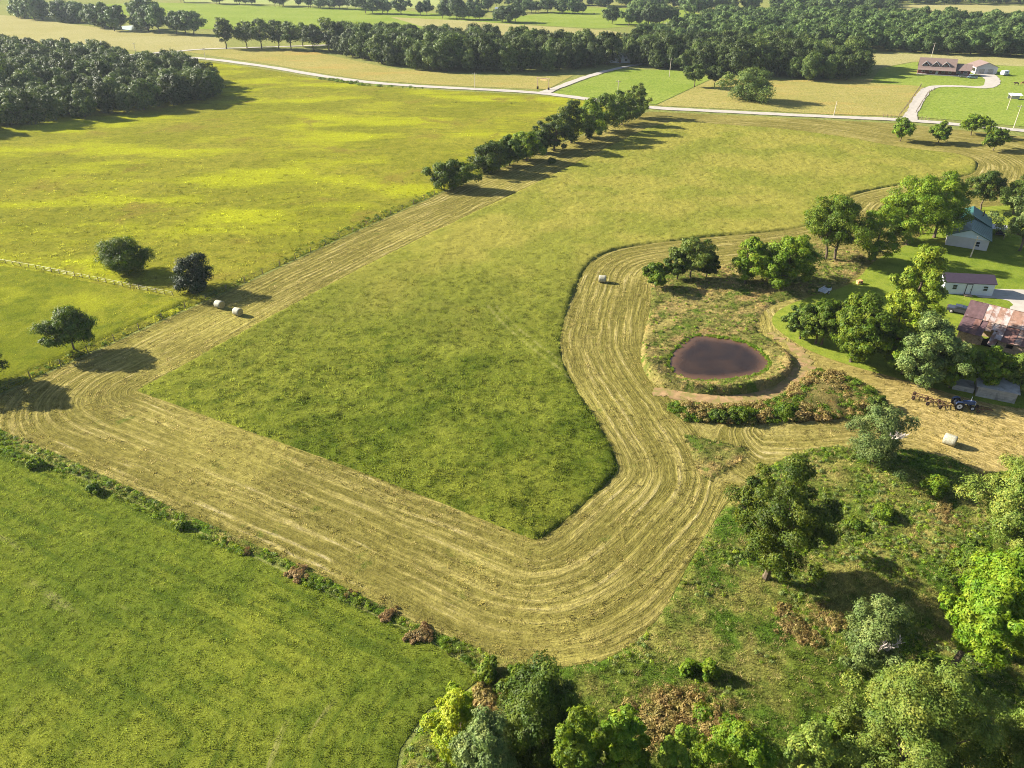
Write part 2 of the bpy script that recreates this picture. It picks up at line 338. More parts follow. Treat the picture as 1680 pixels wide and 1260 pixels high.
def mown_mat():
    m, nt, p = new_mat('mown_hay_stubble'); n = N(nt)
    d = n.attr('dist'); o = n.xyz()
    wob = n.math('MULTIPLY', n.math('SUBTRACT', n.noise(.1, det=2), .5), 1.1); dd = n.math('ADD', d, wob)
    ax = n.math('MULTIPLY', o[0], .045); ay = n.math('MULTIPLY', o[1], .045)
    wide = n.noise(1.0, n.vec(n.math('MULTIPLY', dd, .22), ax, ay), det=2)                 # swathes several metres wide
    rows = n.noise(1.0, n.vec(n.math('MULTIPLY', dd, 1.6), n.math('MULTIPLY', ax, 1.6), n.math('MULTIPLY', ay, 1.6)), det=3, rough=.6)     # single mower rows
    fine = n.noise(1.0, n.vec(n.math('MULTIPLY', dd, 4.5), n.math('MULTIPLY', ax, 22), n.math('MULTIPLY', ay, 22)), det=4, rough=.75)
    sine = n.math('MULTIPLY', n.math('ADD', n.math('SINE', n.math('ADD', n.math('MULTIPLY', dd, 5.0), n.math('MULTIPLY', n.noise(.07, det=3), 9.0))), 1.0), .5); rows = n.math('ADD', n.math('MULTIPLY', rows, .88), n.math('MULTIPLY', n.math('MULTIPLY', sine, n.ramp(n.noise(.06, det=2), .4, .6, .25, 1)), .13))
    spot = n.noise(.8, det=5, rough=.75); big = n.noise(.03, det=3)
    c = n.mix(n.ramp(wide, .38, .62), A(168, 156, 76), A(196, 180, 100))
    c = n.mix(n.ramp(rows, .40, .60, 0, .8), A(138, 130, 60), c)
    c = n.mix(n.math('MULTIPLY', n.ramp(rows, .54, .72), n.ramp(n.noise(.25, det=6, rough=.75), .42, .66, .1, .75)), c, A(234, 214, 160))
    c = n.mix(n.math('MULTIPLY', n.ramp(big, .5, .68), .6), c, A(190, 178, 86))            # yellower regrowth
    c = n.mix(n.ramp(n.noise(.22, det=5, rough=.7), .60, .72, 0, .7), c, A(98, 118, 36))   # green patches left
    y = n.math('ADD', o[0], n.math('MULTIPLY', n.noise(.05, det=3), 30.0))
    c = n.mix(n.math('MULTIPLY', n.ramp(y, 52, 88, 0, .75), n.ramp(o[1], 105, 135, 1, 0)), c, n.mix(n.ramp(fine, .35, .65), A(196, 168, 90), A(224, 196, 126)))    # dry yard side
    v = n.math('ADD', n.math('MULTIPLY', fine, .7), n.math('MULTIPLY', spot, .55))
    c = n.hsv(c, n.ramp(v, .42, .85, .6, 1.42))
    n.put(p.inputs['Base Color'], c); p.inputs['Roughness'].default_value = .9; p.inputs['Specular IOR Level'].default_value = 0
    h = n.math('ADD', n.math('MULTIPLY', rows, 1.6), n.math('ADD', n.math('MULTIPLY', fine, .6), n.math('MULTIPLY', n.noise(3.0, det=4, rough=.7), .8)))
    n.put(p.inputs['Normal'], n.bump(h, .16, .9))
    return m
M_MOWN = mown_mat()

# --- the sheets themselves
ph = 3600.0
gme = MB(); gme.add([(-ph, -400, -.05), (ph, -400, -.05), (ph, 2*ph, -.05), (-ph, 2*ph, -.05)], [(0, 1, 2, 3)])
structure(gme.obj('ground', M_BASE))
nz = lambda x, y, s, sc, o=3: fbm(x*sc, y*sc, s, o)-.5
sheet('mown_hay_strip', MOWN, 1.0, lambda x, y, d: .03+.05*nz(x, y, 3, .5), M_MOWN, dict(dist=mow_dist), skip=lambda p: sdf(p, MEADOW)[0] > 2.5)
TRACK1 = chaikin(G([(800, 505), (835, 545), (880, 580), (915, 605), (937, 625)]), 2, False); TRACK2 = TRACK1+np.array([1.1, 1.5])
sheet('tall_grass_meadow', MEADOW, .6, lambda x, y, d: .0+sstep(0, .5, d)*(.4+.34*nz(x, y, 5, .8)+.5*nz(x, y, 8, .12)), M_MEADOW, dict(track=lambda p_, d: np.minimum(seg_near(p_, TRACK1, False)[0], seg_near(p_, TRACK2, False)[0])))
sheet('green_field', GREENF, .5, lambda x, y, d: .0+sstep(0, .6, d)*(.12+.1*nz(x, y, 11, 1.1)+.15*nz(x, y, 12, .15)), M_GREEN, dict(dist=lambda p, d: d))
sheet('rough_pasture', ROUGH, .5, lambda x, y, d: .0+sstep(0, .7, d)*(.28+.42*nz(x, y, 21, .7)+.8*nz(x, y, 22, .12)), M_ROUGH)
sheet('flowering_meadow', FLOWER, 1.3, lambda x, y, d: .0+sstep(0, 1.2, d)*(.28+.25*nz(x, y, 31, .5)+.4*nz(x, y, 32, .08)), M_FLOWER)
sheet('paddock', PADDOCK, .9, lambda x, y, d: .05+sstep(0, 1.5, d)*(.52+.3*nz(x, y, 41, .6)+.3*nz(x, y, 42, .1)), M_PADDOCK)

POND = chaikin(G([(1098, 592), (1098, 601), (1103, 611), (1118, 620), (1145, 625), (1180, 624.5), (1215, 622), (1245, 616), (1259, 606), (1262, 598), (1255, 585), (1238, 571), (1222, 563), (1190, 556), (1160, 552.5), (1138, 552), (1122, 562), (1106, 578)]), 2)
BANK = chaikin(G([(1066, 455), (1069, 500), (1056, 545), (1049, 590), (1062, 622), (1080, 636), (1130, 646), (1200, 651), (1255, 643), (1292, 622), (1304, 600), (1296, 582), (1268, 560), (1236, 543), (1255, 505), (1290, 492), (1345, 482), (1400, 462), (1425, 425), (1400, 405), (1350, 400), (1280, 402), (1215, 420), (1175, 440), (1120, 446)]), 2)
def bank_z(x, y, d):
    p = np.column_stack([x, y]); dp, _ = sdf(p, POND); dp = -dp
    px, py = to_px(x, y); near = sstep(575, 615, py)
    crest = np.exp(-((dp-4.5)/2.6)**2)*(.25+1.1*near)
    z = sstep(0, .8, d)*(.3+crest+.45*nz(x, y, 51, .6)+.3*nz(x, y, 52, .2))
    return np.where(dp < 0, -.12, np.minimum(z+.02, .06+np.maximum(dp, 0)*.5))
sheet('pond_bank', BANK, .45, bank_z, M_BANK)
mw, nt, p = new_mat('muddy_pond_water'); n = N(nt)
c_ = n.mix(n.ramp(n.noise(.16, det=4, dist=.6), .36, .66), A(74, 54, 36, .55), A(100, 72, 46, .55)); c_ = n.mix(n.ramp(n.math('ADD', n.attr('dist'), n.math('MULTIPLY', n.noise(.35, det=3), 1.6)), .7, 3.2, 1, 0), c_, A(140, 102, 72, .8))    # shallows over mud
n.put(p.inputs['Base Color'], c_); p.inputs['Roughness'].default_value = .06; p.inputs['IOR'].default_value = 1.33
n.put(p.inputs['Normal'], n.bump(n.noise(1.1, det=4), .02, .35))
sheet('pond', POND, 1.0, lambda x, y, d: np.full(len(x), .12), mw, dict(dist=lambda p_, d: d))
WEEDB = chaikin(G([(1088, 660), (1108, 688), (1150, 697), (1250, 697), (1350, 692), (1425, 684), (1448, 668), (1440, 645), (1400, 622), (1345, 606), (1322, 618), (1300, 640), (1262, 660), (1200, 668), (1130, 665)]), 2)
sheet('weed_bank', WEEDB, .5, lambda x, y, d: sstep(0, 1.5, d)*(.5+.8*nz(x, y, 61, .5)+.6*sstep(0, 5, d)), M_WEED)
WEDGE = chaikin(G([(1113, 708), (1170, 722), (1236, 738), (1205, 766), (1158, 796), (1142, 768), (1128, 735)]), 1)
sheet('weed_wedge', WEDGE, .5, lambda x, y, d: sstep(0, .8, d)*(.25+.5*nz(x, y, 63, .8)), M_BANK)
LAWN = chaikin(G([(1330, 486), (1400, 468), (1435, 425), (1480, 408), (1530, 372), (1590, 340), (1700, 335), (2100, 360), (2100, 640), (1760, 680), (1650, 668), (1590, 655), (1500, 628), (1400, 602), (1330, 578), (1290, 553), (1262, 530), (1275, 508)]), 2)
sheet('yard_lawn', LAWN, 1.2, lambda x, y, d: .05+.03*sstep(0, 1, d)+.04*nz(x, y, 71, .5), M_LAWN)
sheet('farmyard_drive', chaikin(G([(1600, 480), (1626, 474), (1680, 476), (1900, 480), (2000, 560), (1760, 548), (1690, 526), (1650, 508), (1668, 498), (1640, 490), (1600, 489)]), 2), .8, lambda x, y, d: .1+.02*sstep(0, .5, d), M_GRAVEL)
ribbon('dirt_track', G([(1072, 640), (1100, 646), (1130, 651), (1200, 657), (1262, 648), (1300, 627), (1322, 600), (1318, 582), (1290, 562), (1262, 546)]), [2.6, 3.0, 3.4, 3.6, 3.0, 2.2, 1.5, 1.0], .09, M_DIRT, wob=.7)
# beyond the road
for nm, pl, mt, z in (
    ('dry_hay_field', [(300, 84), (420, 79), (520, 86), (570, 97), (640, 112), (780, 124), (940, 124), (898, 147), (800, 143), (700, 138), (600, 131), (520, 119), (450, 106), (350, 92)], M_GOLD, .05),
    ('entrance_lawn', [(903, 154), (968, 128), (1015, 113), (1130, 116), (1170, 128), (1075, 172), (1000, 165)], M_BRIGHT, .05),
    ('roadside_hay_field', [(1077, 173), (1170, 129), (1290, 132), (1440, 128), (1519, 140), (1484, 191), (1350, 187), (1200, 179)], M_GOLD, .06),
    ('homestead_lawn', [(1428, 136), (1445, 112), (1500, 102), (1700, 110), (1900, 118), (2100, 240), (1680, 208), (1600, 200), (1498, 192), (1522, 142)], M_BRIGHT, .07),
    ('back_hay_field', [(1380, 92), (1425, 86), (1680, 96), (2100, 106), (2100, 126), (1680, 109), (1500, 101), (1446, 111), (1400, 124)], M_TAN, .05),
    ('distant_hay_field', [(-300, 10), (20, 26), (120, 40), (200, 50), (330, 56), (365, 64), (372, 79), (262, 86), (120, 76), (-300, 52)], M_TAN, .05),
    ('distant_pasture', [(150, 8), (250, 4), (620, 14), (760, 26), (860, 34), (860, 50), (700, 50), (330, 48), (190, 22)], M_BRIGHT, .05),
    ('far_green_pasture', [(830, 30), (960, 12), (1130, 16), (1160, 28), (1060, 42), (980, 47), (890, 42)], M_BRIGHT, .06),
    ('straw_strip', [(640, 28), (760, 34), (900, 44), (1000, 50), (1040, 58), (860, 62), (700, 46)], M_TAN, .08),
    ('pale_far_field', [(300, -6), (700, -4), (760, 10), (640, 15), (500, 9), (300, 3)], M_PALE, .05),
    ('far_hay_field', [(1450, 9), (1560, 6), (1900, 16), (1900, 40), (1680, 30), (1580, 32), (1480, 20)], M_TAN, .05)):
    sheet(nm, G(pl), 4.0 if min(q[1] for q in pl) > 70 else 8.0, lambda x, y, d: z+.0*x, mt)
ROAD = [(262, 92), (300, 94), (350, 97.5), (450, 111), (520, 124), (600, 135.5), (700, 142.5), (800, 147.5), (880, 152), (930, 158), (1000, 167.5), (1060, 177), (1200, 184), (1350, 191.5), (1480, 196.5), (1600, 207), (1680, 215), (1900, 236), (2200, 262)]
ribbon('gravel_road', G(ROAD), 5.6, .16, M_GRAVEL)
ribbon('upper_lane', G([(-200, 108), (100, 98), (262, 87), (330, 80.5), (420, 78), (600, 72)]), 4.5, .15, M_GRAVEL)
ribbon('entrance_drive', G([(893, 152), (915, 144), (955, 129), (990, 118), (1020, 111), (1060, 104), (1100, 101)]), [7, 4.5, 4.2, 4.2, 4, 4, 4], .19, M_GRAVEL)
ribbon('homestead_drive', G([(1490, 197), (1497, 183), (1508, 163), (1518, 148), (1534, 141.5), (1580, 142), (1612, 144.5), (1627, 141), (1629, 131), (1618, 122.5), (1606, 120)]), [7, 4.6, 4.6, 4.6, 4.8, 5, 5.5, 6, 7.5, 9, 10], .2, M_GRAVEL)
sheet('far_pond', G([(198, 43), (222, 41.5), (246, 45), (244, 49), (215, 50), (200, 48)]), 3.0, .1, mw, dict(dist=lambda p_, d: d+9))

# ------------------------------------------------------------------ trees
M_BARK = plain('bark', rgb(92, 80, 66), .9, .3, 2.0, .1)
M_PALEBARK = plain('weathered_dead_wood', rgb(168, 158, 148), .9, .2, 3.0, .1)
LEAF = {
    'oak':    leaf_mat('oak_leaves', rgb(46, 62, 16), rgb(76, 92, 22), rgb(112, 122, 34), .28),
    'wood':   leaf_mat('woodland_leaves', rgb(46, 60, 24), rgb(72, 88, 36), rgb(106, 116, 54), .25, .42),
    'far':    leaf_mat('far_wood_leaves', rgb(50, 68, 34), rgb(76, 96, 46), rgb(108, 124, 64), .25, .3),
    'mid':    leaf_mat('shade_tree_leaves', rgb(56, 76, 14), rgb(88, 110, 22), rgb(128, 142, 34), .32),
    'bright': leaf_mat('box_elder_leaves', rgb(66, 94, 16), rgb(100, 126, 28), rgb(138, 152, 44), .4, .12),
    'maple':  leaf_mat('maple_leaves', rgb(76, 98, 22), rgb(118, 136, 36), rgb(156, 164, 52), .36, .12),
    'grey':   leaf_mat('grey_green_leaves', rgb(64, 80, 40), rgb(96, 112, 56), rgb(136, 146, 82), .28, .15),
    'olive':  leaf_mat('olive_leaves', rgb(66, 84, 30), rgb(100, 116, 44), rgb(142, 146, 62), .3, .15),
    'cedar':  leaf_mat('cedar_foliage', rgb(20, 34, 14), rgb(32, 48, 20), rgb(48, 64, 26), .08, .1),
    'fence':  leaf_mat('fence_row_leaves', rgb(46, 62, 18), rgb(72, 90, 26), rgb(104, 118, 38), .3),
    'yellow': leaf_mat('yellow_green_leaves', rgb(96, 118, 22), rgb(134, 148, 34), rgb(168, 172, 54), .35, .12),
    'brown':  leaf_mat('dry_brown_weeds', rgb(102, 92, 48), rgb(134, 118, 66), rgb(168, 150, 96), .35, .15),
    'weed':   leaf_mat('weed_leaves', rgb(72, 98, 24), rgb(106, 130, 36), rgb(142, 156, 54), .38, .3),
    'red':    leaf_mat('rusty_dock_weeds', rgb(112, 98, 60), rgb(140, 120, 74), rgb(166, 146, 100), .3, .15),
}
def unit(v): return v/np.maximum(np.linalg.norm(v, axis=-1, keepdims=True), 1e-9)
def crown_clusters(rng, H, Rc, zb, n, lean=(0, 0), irregular=.25, top=1.0, cr=.34):
    zc = zb+(H-zb)*.46; C = []; rad = []; ph_ = rng.uniform(0, 6.28, 6); am = rng.uniform(.5, 1, 3)*min(irregular, .8)*.55
    for i in range(n):
        for _ in range(40):
            d = unit(rng.normal(size=3)); r = rng.uniform(.25, 1)**.45
            p = d*r; z = p[2]
            w = (1-.30*z*top) if z > 0 else (1+.10*z)
            q = np.array([p[0]*Rc*w, p[1]*Rc*w, zc+(z*(H-zc) if z > 0 else z*(zc-zb))])
            k = Rc*cr*rng.uniform(.7, 1.25)
            th_ = atan2(p[1], p[0]); q[:2] *= 1+am[0]*sin(2*th_+ph_[0])+am[1]*sin(3*th_+ph_[1]+2*z)+.5*am[2]*sin(5*th_+ph_[2]-3*z)
            if z > 0: q[2] = zc+(q[2]-zc)*(1-.5*am[1]*(1+sin(2*th_+ph_[3]))*hypot(p[0], p[1]))
            q[:2] *= (1-.55*k/Rc); q[2] = min(q[2], H-k*.75); q[2] = max(q[2], zb+k*.5)
            if all(np.linalg.norm(q-c) > .5*(k+r2) for c, r2 in zip(C[-40:], rad[-40:])) or rng.random() < .12: break
        q[:2] *= 1+irregular*(rng.random()-.4); q[0] += lean[0]*(q[2]/H); q[1] += lean[1]*(q[2]/H)
        C.append(q); rad.append(k)
    return np.array(C), np.array(rad)
def crown_mesh(name, rng, C, rad, nleaf, ls, mat, flat=.75, aspect=1.5, droop=0.0, fill=.35):
    nleaf = int(nleaf*1.5); ls = ls*.82; n = len(C); N_ = n*nleaf
    ci = np.repeat(np.arange(n), nleaf); d = unit(rng.normal(size=(N_, 3))); d[:, 2] = np.where((d[:, 2] < -.2) & (rng.random(N_) < .6), -d[:, 2], d[:, 2])
    r = rng.uniform(fill, 1.0, N_)**.5; lump = 1+.28*np.sin(d[:, 0]*5+ci)*np.sin(d[:, 1]*5+2*ci)+.25*rng.random(N_)**3
    p = C[ci]+d*(rad[ci]*r*lump)[:, None]*np.array([1, 1, flat]); p[:, 2] -= droop*rng.random(N_)*rad[ci]
    ctr = C.mean(0); out = unit(p-ctr)
    nrm = unit(d*1.1+out*.4+rng.normal(size=(N_, 3))*.5+np.array([0, 0, .2]))
    t = unit(np.cross(nrm, rng.normal(size=(N_, 3)))); b = np.cross(nrm, t)
    s = ls*rng.uniform(.6, 1.35, N_)[:, None]; t = t*s*aspect*.5; b = b*s*.5
    fold = nrm*s*.18
    V = np.stack([p-t*.7-b*1.05, p+t*1.1+fold, p-t*.7+b*1.05], 1).reshape(-1, 3)
    F = np.arange(3*N_).reshape(-1, 3)
    tint = np.clip(.5*rng.random(n)[ci]+.5*rng.random(N_), 0, 1)
    return mesh_np(name, V, F, mat, dict(tint=np.repeat(tint, 3)))
def trunk_mesh(name, rng, H, zb, C, r0, mat, nlimb=9, lean=(0, 0), stems=1):
    mb = MB()
    for s_ in range(stems):
        a = rng.uniform(0, 6.28); off = .0 if stems == 1 else r0*2.2
        base = Vector((off*cos(a), off*sin(a), 0)); top = Vector((lean[0]*.7+off*3*cos(a), lean[1]*.7+off*3*sin(a), max(zb, .1)+(H-zb)*.62))
        P = [base-Vector((0, 0, .25))]; rr = [r0*1.45]
        for k in (.06, .2, .4, .6, .8, 1.0):
            q = base.lerp(top, k); w = H*.012; P.append(q+Vector((rng.normal()*w, rng.normal()*w, 0))); rr.append(r0*(1.05-.8*k))
        mb.tube(P, rr, 7)
        idx = rng.permutation(len(C))[:nlimb]
        for i in idx:
            c = Vector(C[i]); k = min(max((c.z/top.z)*.62, .28), .9); st = base.lerp(top, k); m = st.lerp(c, .5)+Vector((0, 0, -.06*(c-st).length))
            rb = r0*(.5-.25*k); mb.tube([st, m, c], [rb, rb*.6, rb*.18], 5, cap=False)
    return mb.mesh(name, mat)
def tree_meshes(seed, H, Rc, style, zbf=.22, n=40, nleaf=160, ls=.35, leafkey=None, r0=None, flat=.75, irregular=.6, stems=1, cr=.24, top=1.0, droop=0., lean=(0, 0), aspect=1.5, nlimb=9, fill=.35):
    rng = np.random.default_rng(seed); zb = H*zbf
    n = int(n*(1.35 if cr <= .28 else 1)); C, rad = crown_clusters(rng, H, Rc, zb, n, lean, irregular, top, cr)
    return (trunk_mesh('trunk', rng, H, zb, C, r0 or H*.022, M_BARK, nlimb, lean, stems), crown_mesh('crown', rng, C, rad, nleaf, ls, LEAF[style], flat, aspect, droop, fill), C, rng)
def plant_tree(name, label, px, py, pyt, wpx, style, seed, cat='tree', group=None, hk=1.0, wk=.96, **k):
    x, y = g(px, py); H = height_at(px, py, pyt)*hk; Rc = wpx*depth(x, y, H*.5)/FPX/2*wk; leafy = k.pop('fine', 1.0)
    if leafy != 1.0: k['ls'] = k['ls']*leafy; k['nleaf'] = int(k['nleaf']/leafy**1.7)
    tm, cm, C, rng = tree_meshes(seed, H, Rc, style, **k)
    t = thing(name, label, cat, (x, y, 0), 0, group); link('trunk', tm, t); link('crown', cm, t)
    return t, H, Rc, C, rng
def dead_branches(t, rng, C, n, L, up=.55):
    Rm = np.linalg.norm(C[:, :2], axis=1).max(); zt = C[:, 2].max()
    for i in range(n):
        mb = MB(); b = Vector((rng.normal()*.25, -Rm*.55, zt*up)); tip = b+Vector((rng.uniform(-1.1, 1.1), rng.uniform(-.9, .1), rng.uniform(.7, 1.3)))*L; mid = b.lerp(tip, .5)+Vector((rng.normal()*.15, rng.normal()*.15, .1))
        mb.tube([b, mid, tip], [.09, .06, .02], 5)
        for j in range(6):
            q = mid.lerp(tip, rng.uniform(-.3, .85)); d_ = (tip-b).normalized()+Vector((rng.normal(), rng.normal(), abs(rng.normal())*.6))*.7; mb.tube([q, q+d_.normalized()*L*rng.uniform(.3, .6)], [.045, .015], 4)
        mb.obj('dead_branch', M_PALEBARK, t)

near = dict(n=80, nleaf=420, ls=.18, cr=.23, nlimb=18, irregular=.6)
mid = dict(n=48, nleaf=170, ls=.36)
lone = dict(n=46, nleaf=300, ls=.23, irregular=.35)
small = dict(n=22, nleaf=150, ls=.24)
# --- the open field on the left
plant_tree('hedge_tree', 'lone grey-green round tree with a bare trunk beside the hay strip fence', 122, 577, 506, 84, 'fence', 11, zbf=.2, droop=.3, **lone)
plant_tree('loose_bush_tree', 'loose bushy tree with feathery foliage in the yellow-flowered meadow', 208, 450, 390, 80, 'mid', 12, zbf=.03, stems=3, cr=.27, **lone)
plant_tree('cedar_tree', 'very dark dense cedar on the fence line above the two hay bales', 324, 478, 419, 68, 'cedar', 13, zbf=.0, n=50, nleaf=200, ls=.26, top=.9, cr=.3)
plant_tree('edge_tree', 'dark tree on the hay strip fence beside the lone round tree', -22, 632, 556, 84, 'fence', 14, zbf=.15, **lone)
# --- the tree row along the fence to the road
row = [(742, 309, 261, 58, 'fence', 'round dark tree standing apart at the end of the fence-row trees'), (803, 283, 231, 54, 'fence', 'full round tree second from the lone end of the fence row'), (836, 272, 221, 38, 'fence', 'narrow tree third from the lone end of the fence row'),
       (862, 264, 211, 44, 'mid', 'lighter green tree fourth from the lone end of the fence row'), (886, 250, 212, 30, 'fence', 'small tree filling the gap in the middle of the fence row'), (906, 247, 186, 46, 'fence', 'tall dark tree in the middle of the fence row'),
       (936, 235, 164, 52, 'fence', 'broad tree in the dense far half of the fence row'), (966, 226, 160, 44, 'mid', 'light-topped tree in the dense far half of the fence row'), (992, 216, 152, 46, 'fence', 'dark tree third from the road in the fence row'),
       (1018, 204, 148, 44, 'fence', 'dark rounded tree second from the road in the fence row'), (1043, 193, 135, 36, 'olive', 'pale green tree at the road end of the fence row')]
for i, (a, b, c, d, st, lb) in enumerate(row):
    plant_tree('fence_row_tree', lb, a, b, c, d, st, 30+i, group='trees of the fence row', wk=1.2, zbf=.04, n=40, nleaf=150, ls=.42, stems=1+i % 2)
# --- four young trees by the road
for i, (a, b, c, d, lb) in enumerate([(1477, 232, 193, 37, 'young tree nearest the homestead drive mouth in the roadside four'), (1539, 234, 200, 36, 'upright young tree in the roadside four, between its neighbours'), (1592, 222, 187, 46, 'broad young tree closest to the gravel road in the roadside four'), (1630, 247, 209, 42, 'leaning young tree farthest from the gravel road in the roadside four')]):
    plant_tree('roadside_tree', lb, a, b, c, d, 'mid', 50+i, group='young trees by the gravel road', zbf=.2, n=30, nleaf=150, ls=.42, top=.6)
# --- beyond the road
plant_tree('pasture_tree', 'open-trunked tree of a pair before the woodland by the entrance lawn', 1139, 143, 104, 38, 'wood', 61, zbf=.3, n=30, nleaf=130, ls=.5, group='pair of pasture trees')
plant_tree('pasture_tree', 'smaller spreading tree of the pair beside the big thicket bush', 1172, 143, 108, 32, 'wood', 62, zbf=.3, n=26, nleaf=120, ls=.5, group='pair of pasture trees')
plant_tree('thicket', 'broad low thicket bush standing alone in the roadside hay field', 1229, 165, 110, 80, 'wood', 63, cat='bush', zbf=.0, n=60, nleaf=140, ls=.5, stems=3, top=1.6, cr=.26)
# --- trees between the pond and the farmyard
pondside = [(1074, 473, 428, 44, 'mid', .2, 'small bright tree at the mown end of the pond grove'), (1108, 461, 410, 44, 'fence', .22, 'short dark tree in the pond grove beside the small bright one'), (1132, 458, 387, 70, 'olive', .26, 'tallest spreading tree of the pond grove by the hay path'), (1158, 458, 412, 36, 'fence', .2, 'slim tree on the hay path side of the pond grove'),
            (1226, 466, 387, 62, 'mid', .1, 'bright rounded tree between the pond grove and the dark shade trees'), (1288, 468, 384, 92, 'mid', .05, 'broad dark bushy tree behind the pale lawn trailer'), (1250, 455, 395, 50, 'fence', .1, 'dark tree squeezed between two round trees above the pond'), (1360, 428, 320, 106, 'mid', .25, 'tall oak with visible limbs towering at the meadow corner'),
            (1432, 428, 332, 78, 'mid', .05, 'low-branched tree beside the mown corner near the green-roofed house'), (1488, 402, 284, 100, 'mid', .2, 'big tree with a slender pale trunk beside the green-roofed house'), (1465, 395, 318, 70, 'fence', .1, 'dark tree tucked behind the big tree by the green-roofed house'), (1532, 390, 280, 84, 'mid', .12, 'massive dark tree shading the green metal roof'),
            (1608, 345, 281, 62, 'fence', .3, 'thin open tree behind the green-roofed house'), (1664, 352, 290, 56, 'fence', .15, 'dark tree behind the house yard on the open hay ground'), (1672, 412, 322, 78, 'grey', .25, 'grey-green tree with a pale trunk beside the green-roofed house wall'),
            (1312, 556, 496, 56, 'fence', .15, 'grey-trunked small tree at the end of the grove above the pond path'), (1342, 566, 486, 70, 'mid', .2, 'bright multi-stemmed tree in the grove above the pond path'), (1396, 594, 478, 96, 'mid', .1, 'large round tree of the grove above the pond path'),
            (1484, 560, 404, 98, 'maple', .12, 'tall yellow-green maple beside the white shed'), (1468, 585, 480, 70, 'maple', .1, 'yellow-green tree leaning from the big maple towards the barn'), (1508, 634, 516, 100, 'grey', .08, 'grey-green tree beside the rusty barns above the tractor path'), (1556, 636, 556, 76, 'mid', .08, 'leafy tree standing before the rusty lean-to wall'),
            (1480, 612, 525, 70, 'mid', .05, 'dark tree behind the grey-green tree on the tractor path'), (1612, 640, 568, 58, 'mid', .1, 'small bright tree over the grey block shed'), (1668, 640, 584, 72, 'olive', .08, 'pale olive tree beside the grey block shed')]
for i, (a, b, c, d, st, zb, lb) in enumerate(pondside):
    big = d > 80
    plant_tree('yard_tree', lb, a, b, c, d, st, 80+i, group='trees of the farmyard', zbf=zb, n=60 if big else 38, nleaf=300 if big else 240, ls=.27 if big else .26, stems=2 if i % 3 == 1 else 1)
# --- foreground right
t, H, Rc, C, rng = plant_tree('dying_tree', 'greyish tree with bare dead twigs at the mown yard edge', 1428, 754, 668, 112, 'grey', 120, zbf=.03, stems=2, n=48, nleaf=300, ls=.18)
dead_branches(t, rng, C, 12, .9, .8)
plant_tree('oak_tree', 'large irregular dark oak casting a long shadow on the rough pasture', 1256, 948, 752, 150, 'oak', 121, zbf=.12, n=70, nleaf=420, ls=.18, irregular=.9, cr=.21, top=.2, lean=(.6, 0), nlimb=30)
plant_tree('oak_tree', 'rounded grey-green oak at the rough pasture edge beside the yellow-green trees', 1650, 895, 766, 150, 'olive', 122, zbf=.08, **near)
plant_tree('box_elder_tree', 'vivid yellow-green tree with its leaning trunk showing', 1556, 1112, 926, 120, 'bright', 123, zbf=.3, n=60, nleaf=400, ls=.2, lean=(1.4, .4), cr=.28, aspect=2.0)
plant_tree('box_elder_tree', 'dense vivid green tree behind the leaning yellow-green one', 1650, 1075, 892, 150, 'bright', 124, zbf=.1, **near)
plant_tree('box_elder_tree', 'low green tree between the vivid trees and the rounded oak', 1585, 985, 905, 100, 'weed', 125, zbf=.05, n=50, nleaf=320, ls=.18)
t, H, Rc, C, rng = plant_tree('dying_tree', 'grey leafy shrub tree with pale dead branches in the rough pasture', 1415, 1088, 985, 122, 'grey', 126, zbf=.02, stems=2, n=50, nleaf=300, ls=.16)
dead_branches(t, rng, C, 9, 1.5, .6)
plant_tree('willow_tree', 'huge olive-green tree crown below the dead-branched shrub tree', 1440, 1330, 1092, 236, 'olive', 127, zbf=.1, n=110, nleaf=620, ls=.14, cr=.2, nlimb=26, irregular=.7)
plant_tree('willow_tree', 'olive tree crown at the rough pasture corner with golden tips', 1655, 1370, 1165, 180, 'olive', 128, zbf=.1, n=90, nleaf=560, ls=.14, cr=.22, nlimb=20, irregular=.7)
plant_tree('hedge_bush', 'yellow-green bush at the green field end of the foreground thicket', 760, 1245, 1142, 110, 'yellow', 129, cat='bush', zbf=.0, stems=2, n=50, nleaf=360, ls=.165)
plant_tree('thicket_tree', 'dark tangled tree in the middle of the foreground thicket', 885, 1262, 1098, 150, 'fence', 130, zbf=.02, stems=2, n=80, nleaf=400, ls=.165, irregular=.4)
plant_tree('thicket_tree', 'whitish-leaved tree low in the foreground thicket', 800, 1330, 1172, 130, 'grey', 131, zbf=.02, stems=2, n=60, nleaf=400, ls=.165)
plant_tree('thicket_tree', 'narrow bright green tree in the foreground thicket beside dry brown weeds', 1008, 1330, 1152, 92, 'bright', 132, zbf=.08, n=50, nleaf=360, ls=.18, aspect=2.0)
plant_tree('thicket_tree', 'dim green tree behind the narrow bright thicket tree', 935, 1345, 1170, 110, 'mid', 133, zbf=.05, n=50, nleaf=360, ls=.17)
plant_tree('thicket_tree', 'pale green tree between the narrow bright one and the yellow-green mound', 1092, 1345, 1192, 80, 'weed', 134, zbf=.05, n=45, nleaf=360, ls=.17)
plant_tree('hedge_bush', 'mounded yellow-green bush below the brown weed patch', 1190, 1345, 1196, 150, 'bright', 135, cat='bush', zbf=.03, stems=2, n=60, nleaf=400, ls=.165)
plant_tree('thicket_tree', 'olive-green tree between the yellow-green mound and the huge olive crown', 1292, 1350, 1196, 130, 'olive', 136, zbf=.05, n=55, nleaf=360, ls=.16)
plant_tree('thicket_tree', 'low green tree beside the dead-branched shrub and the huge olive crown', 1340, 1290, 1180, 90, 'weed', 137, zbf=.05, n=45, nleaf=330, ls=.16)
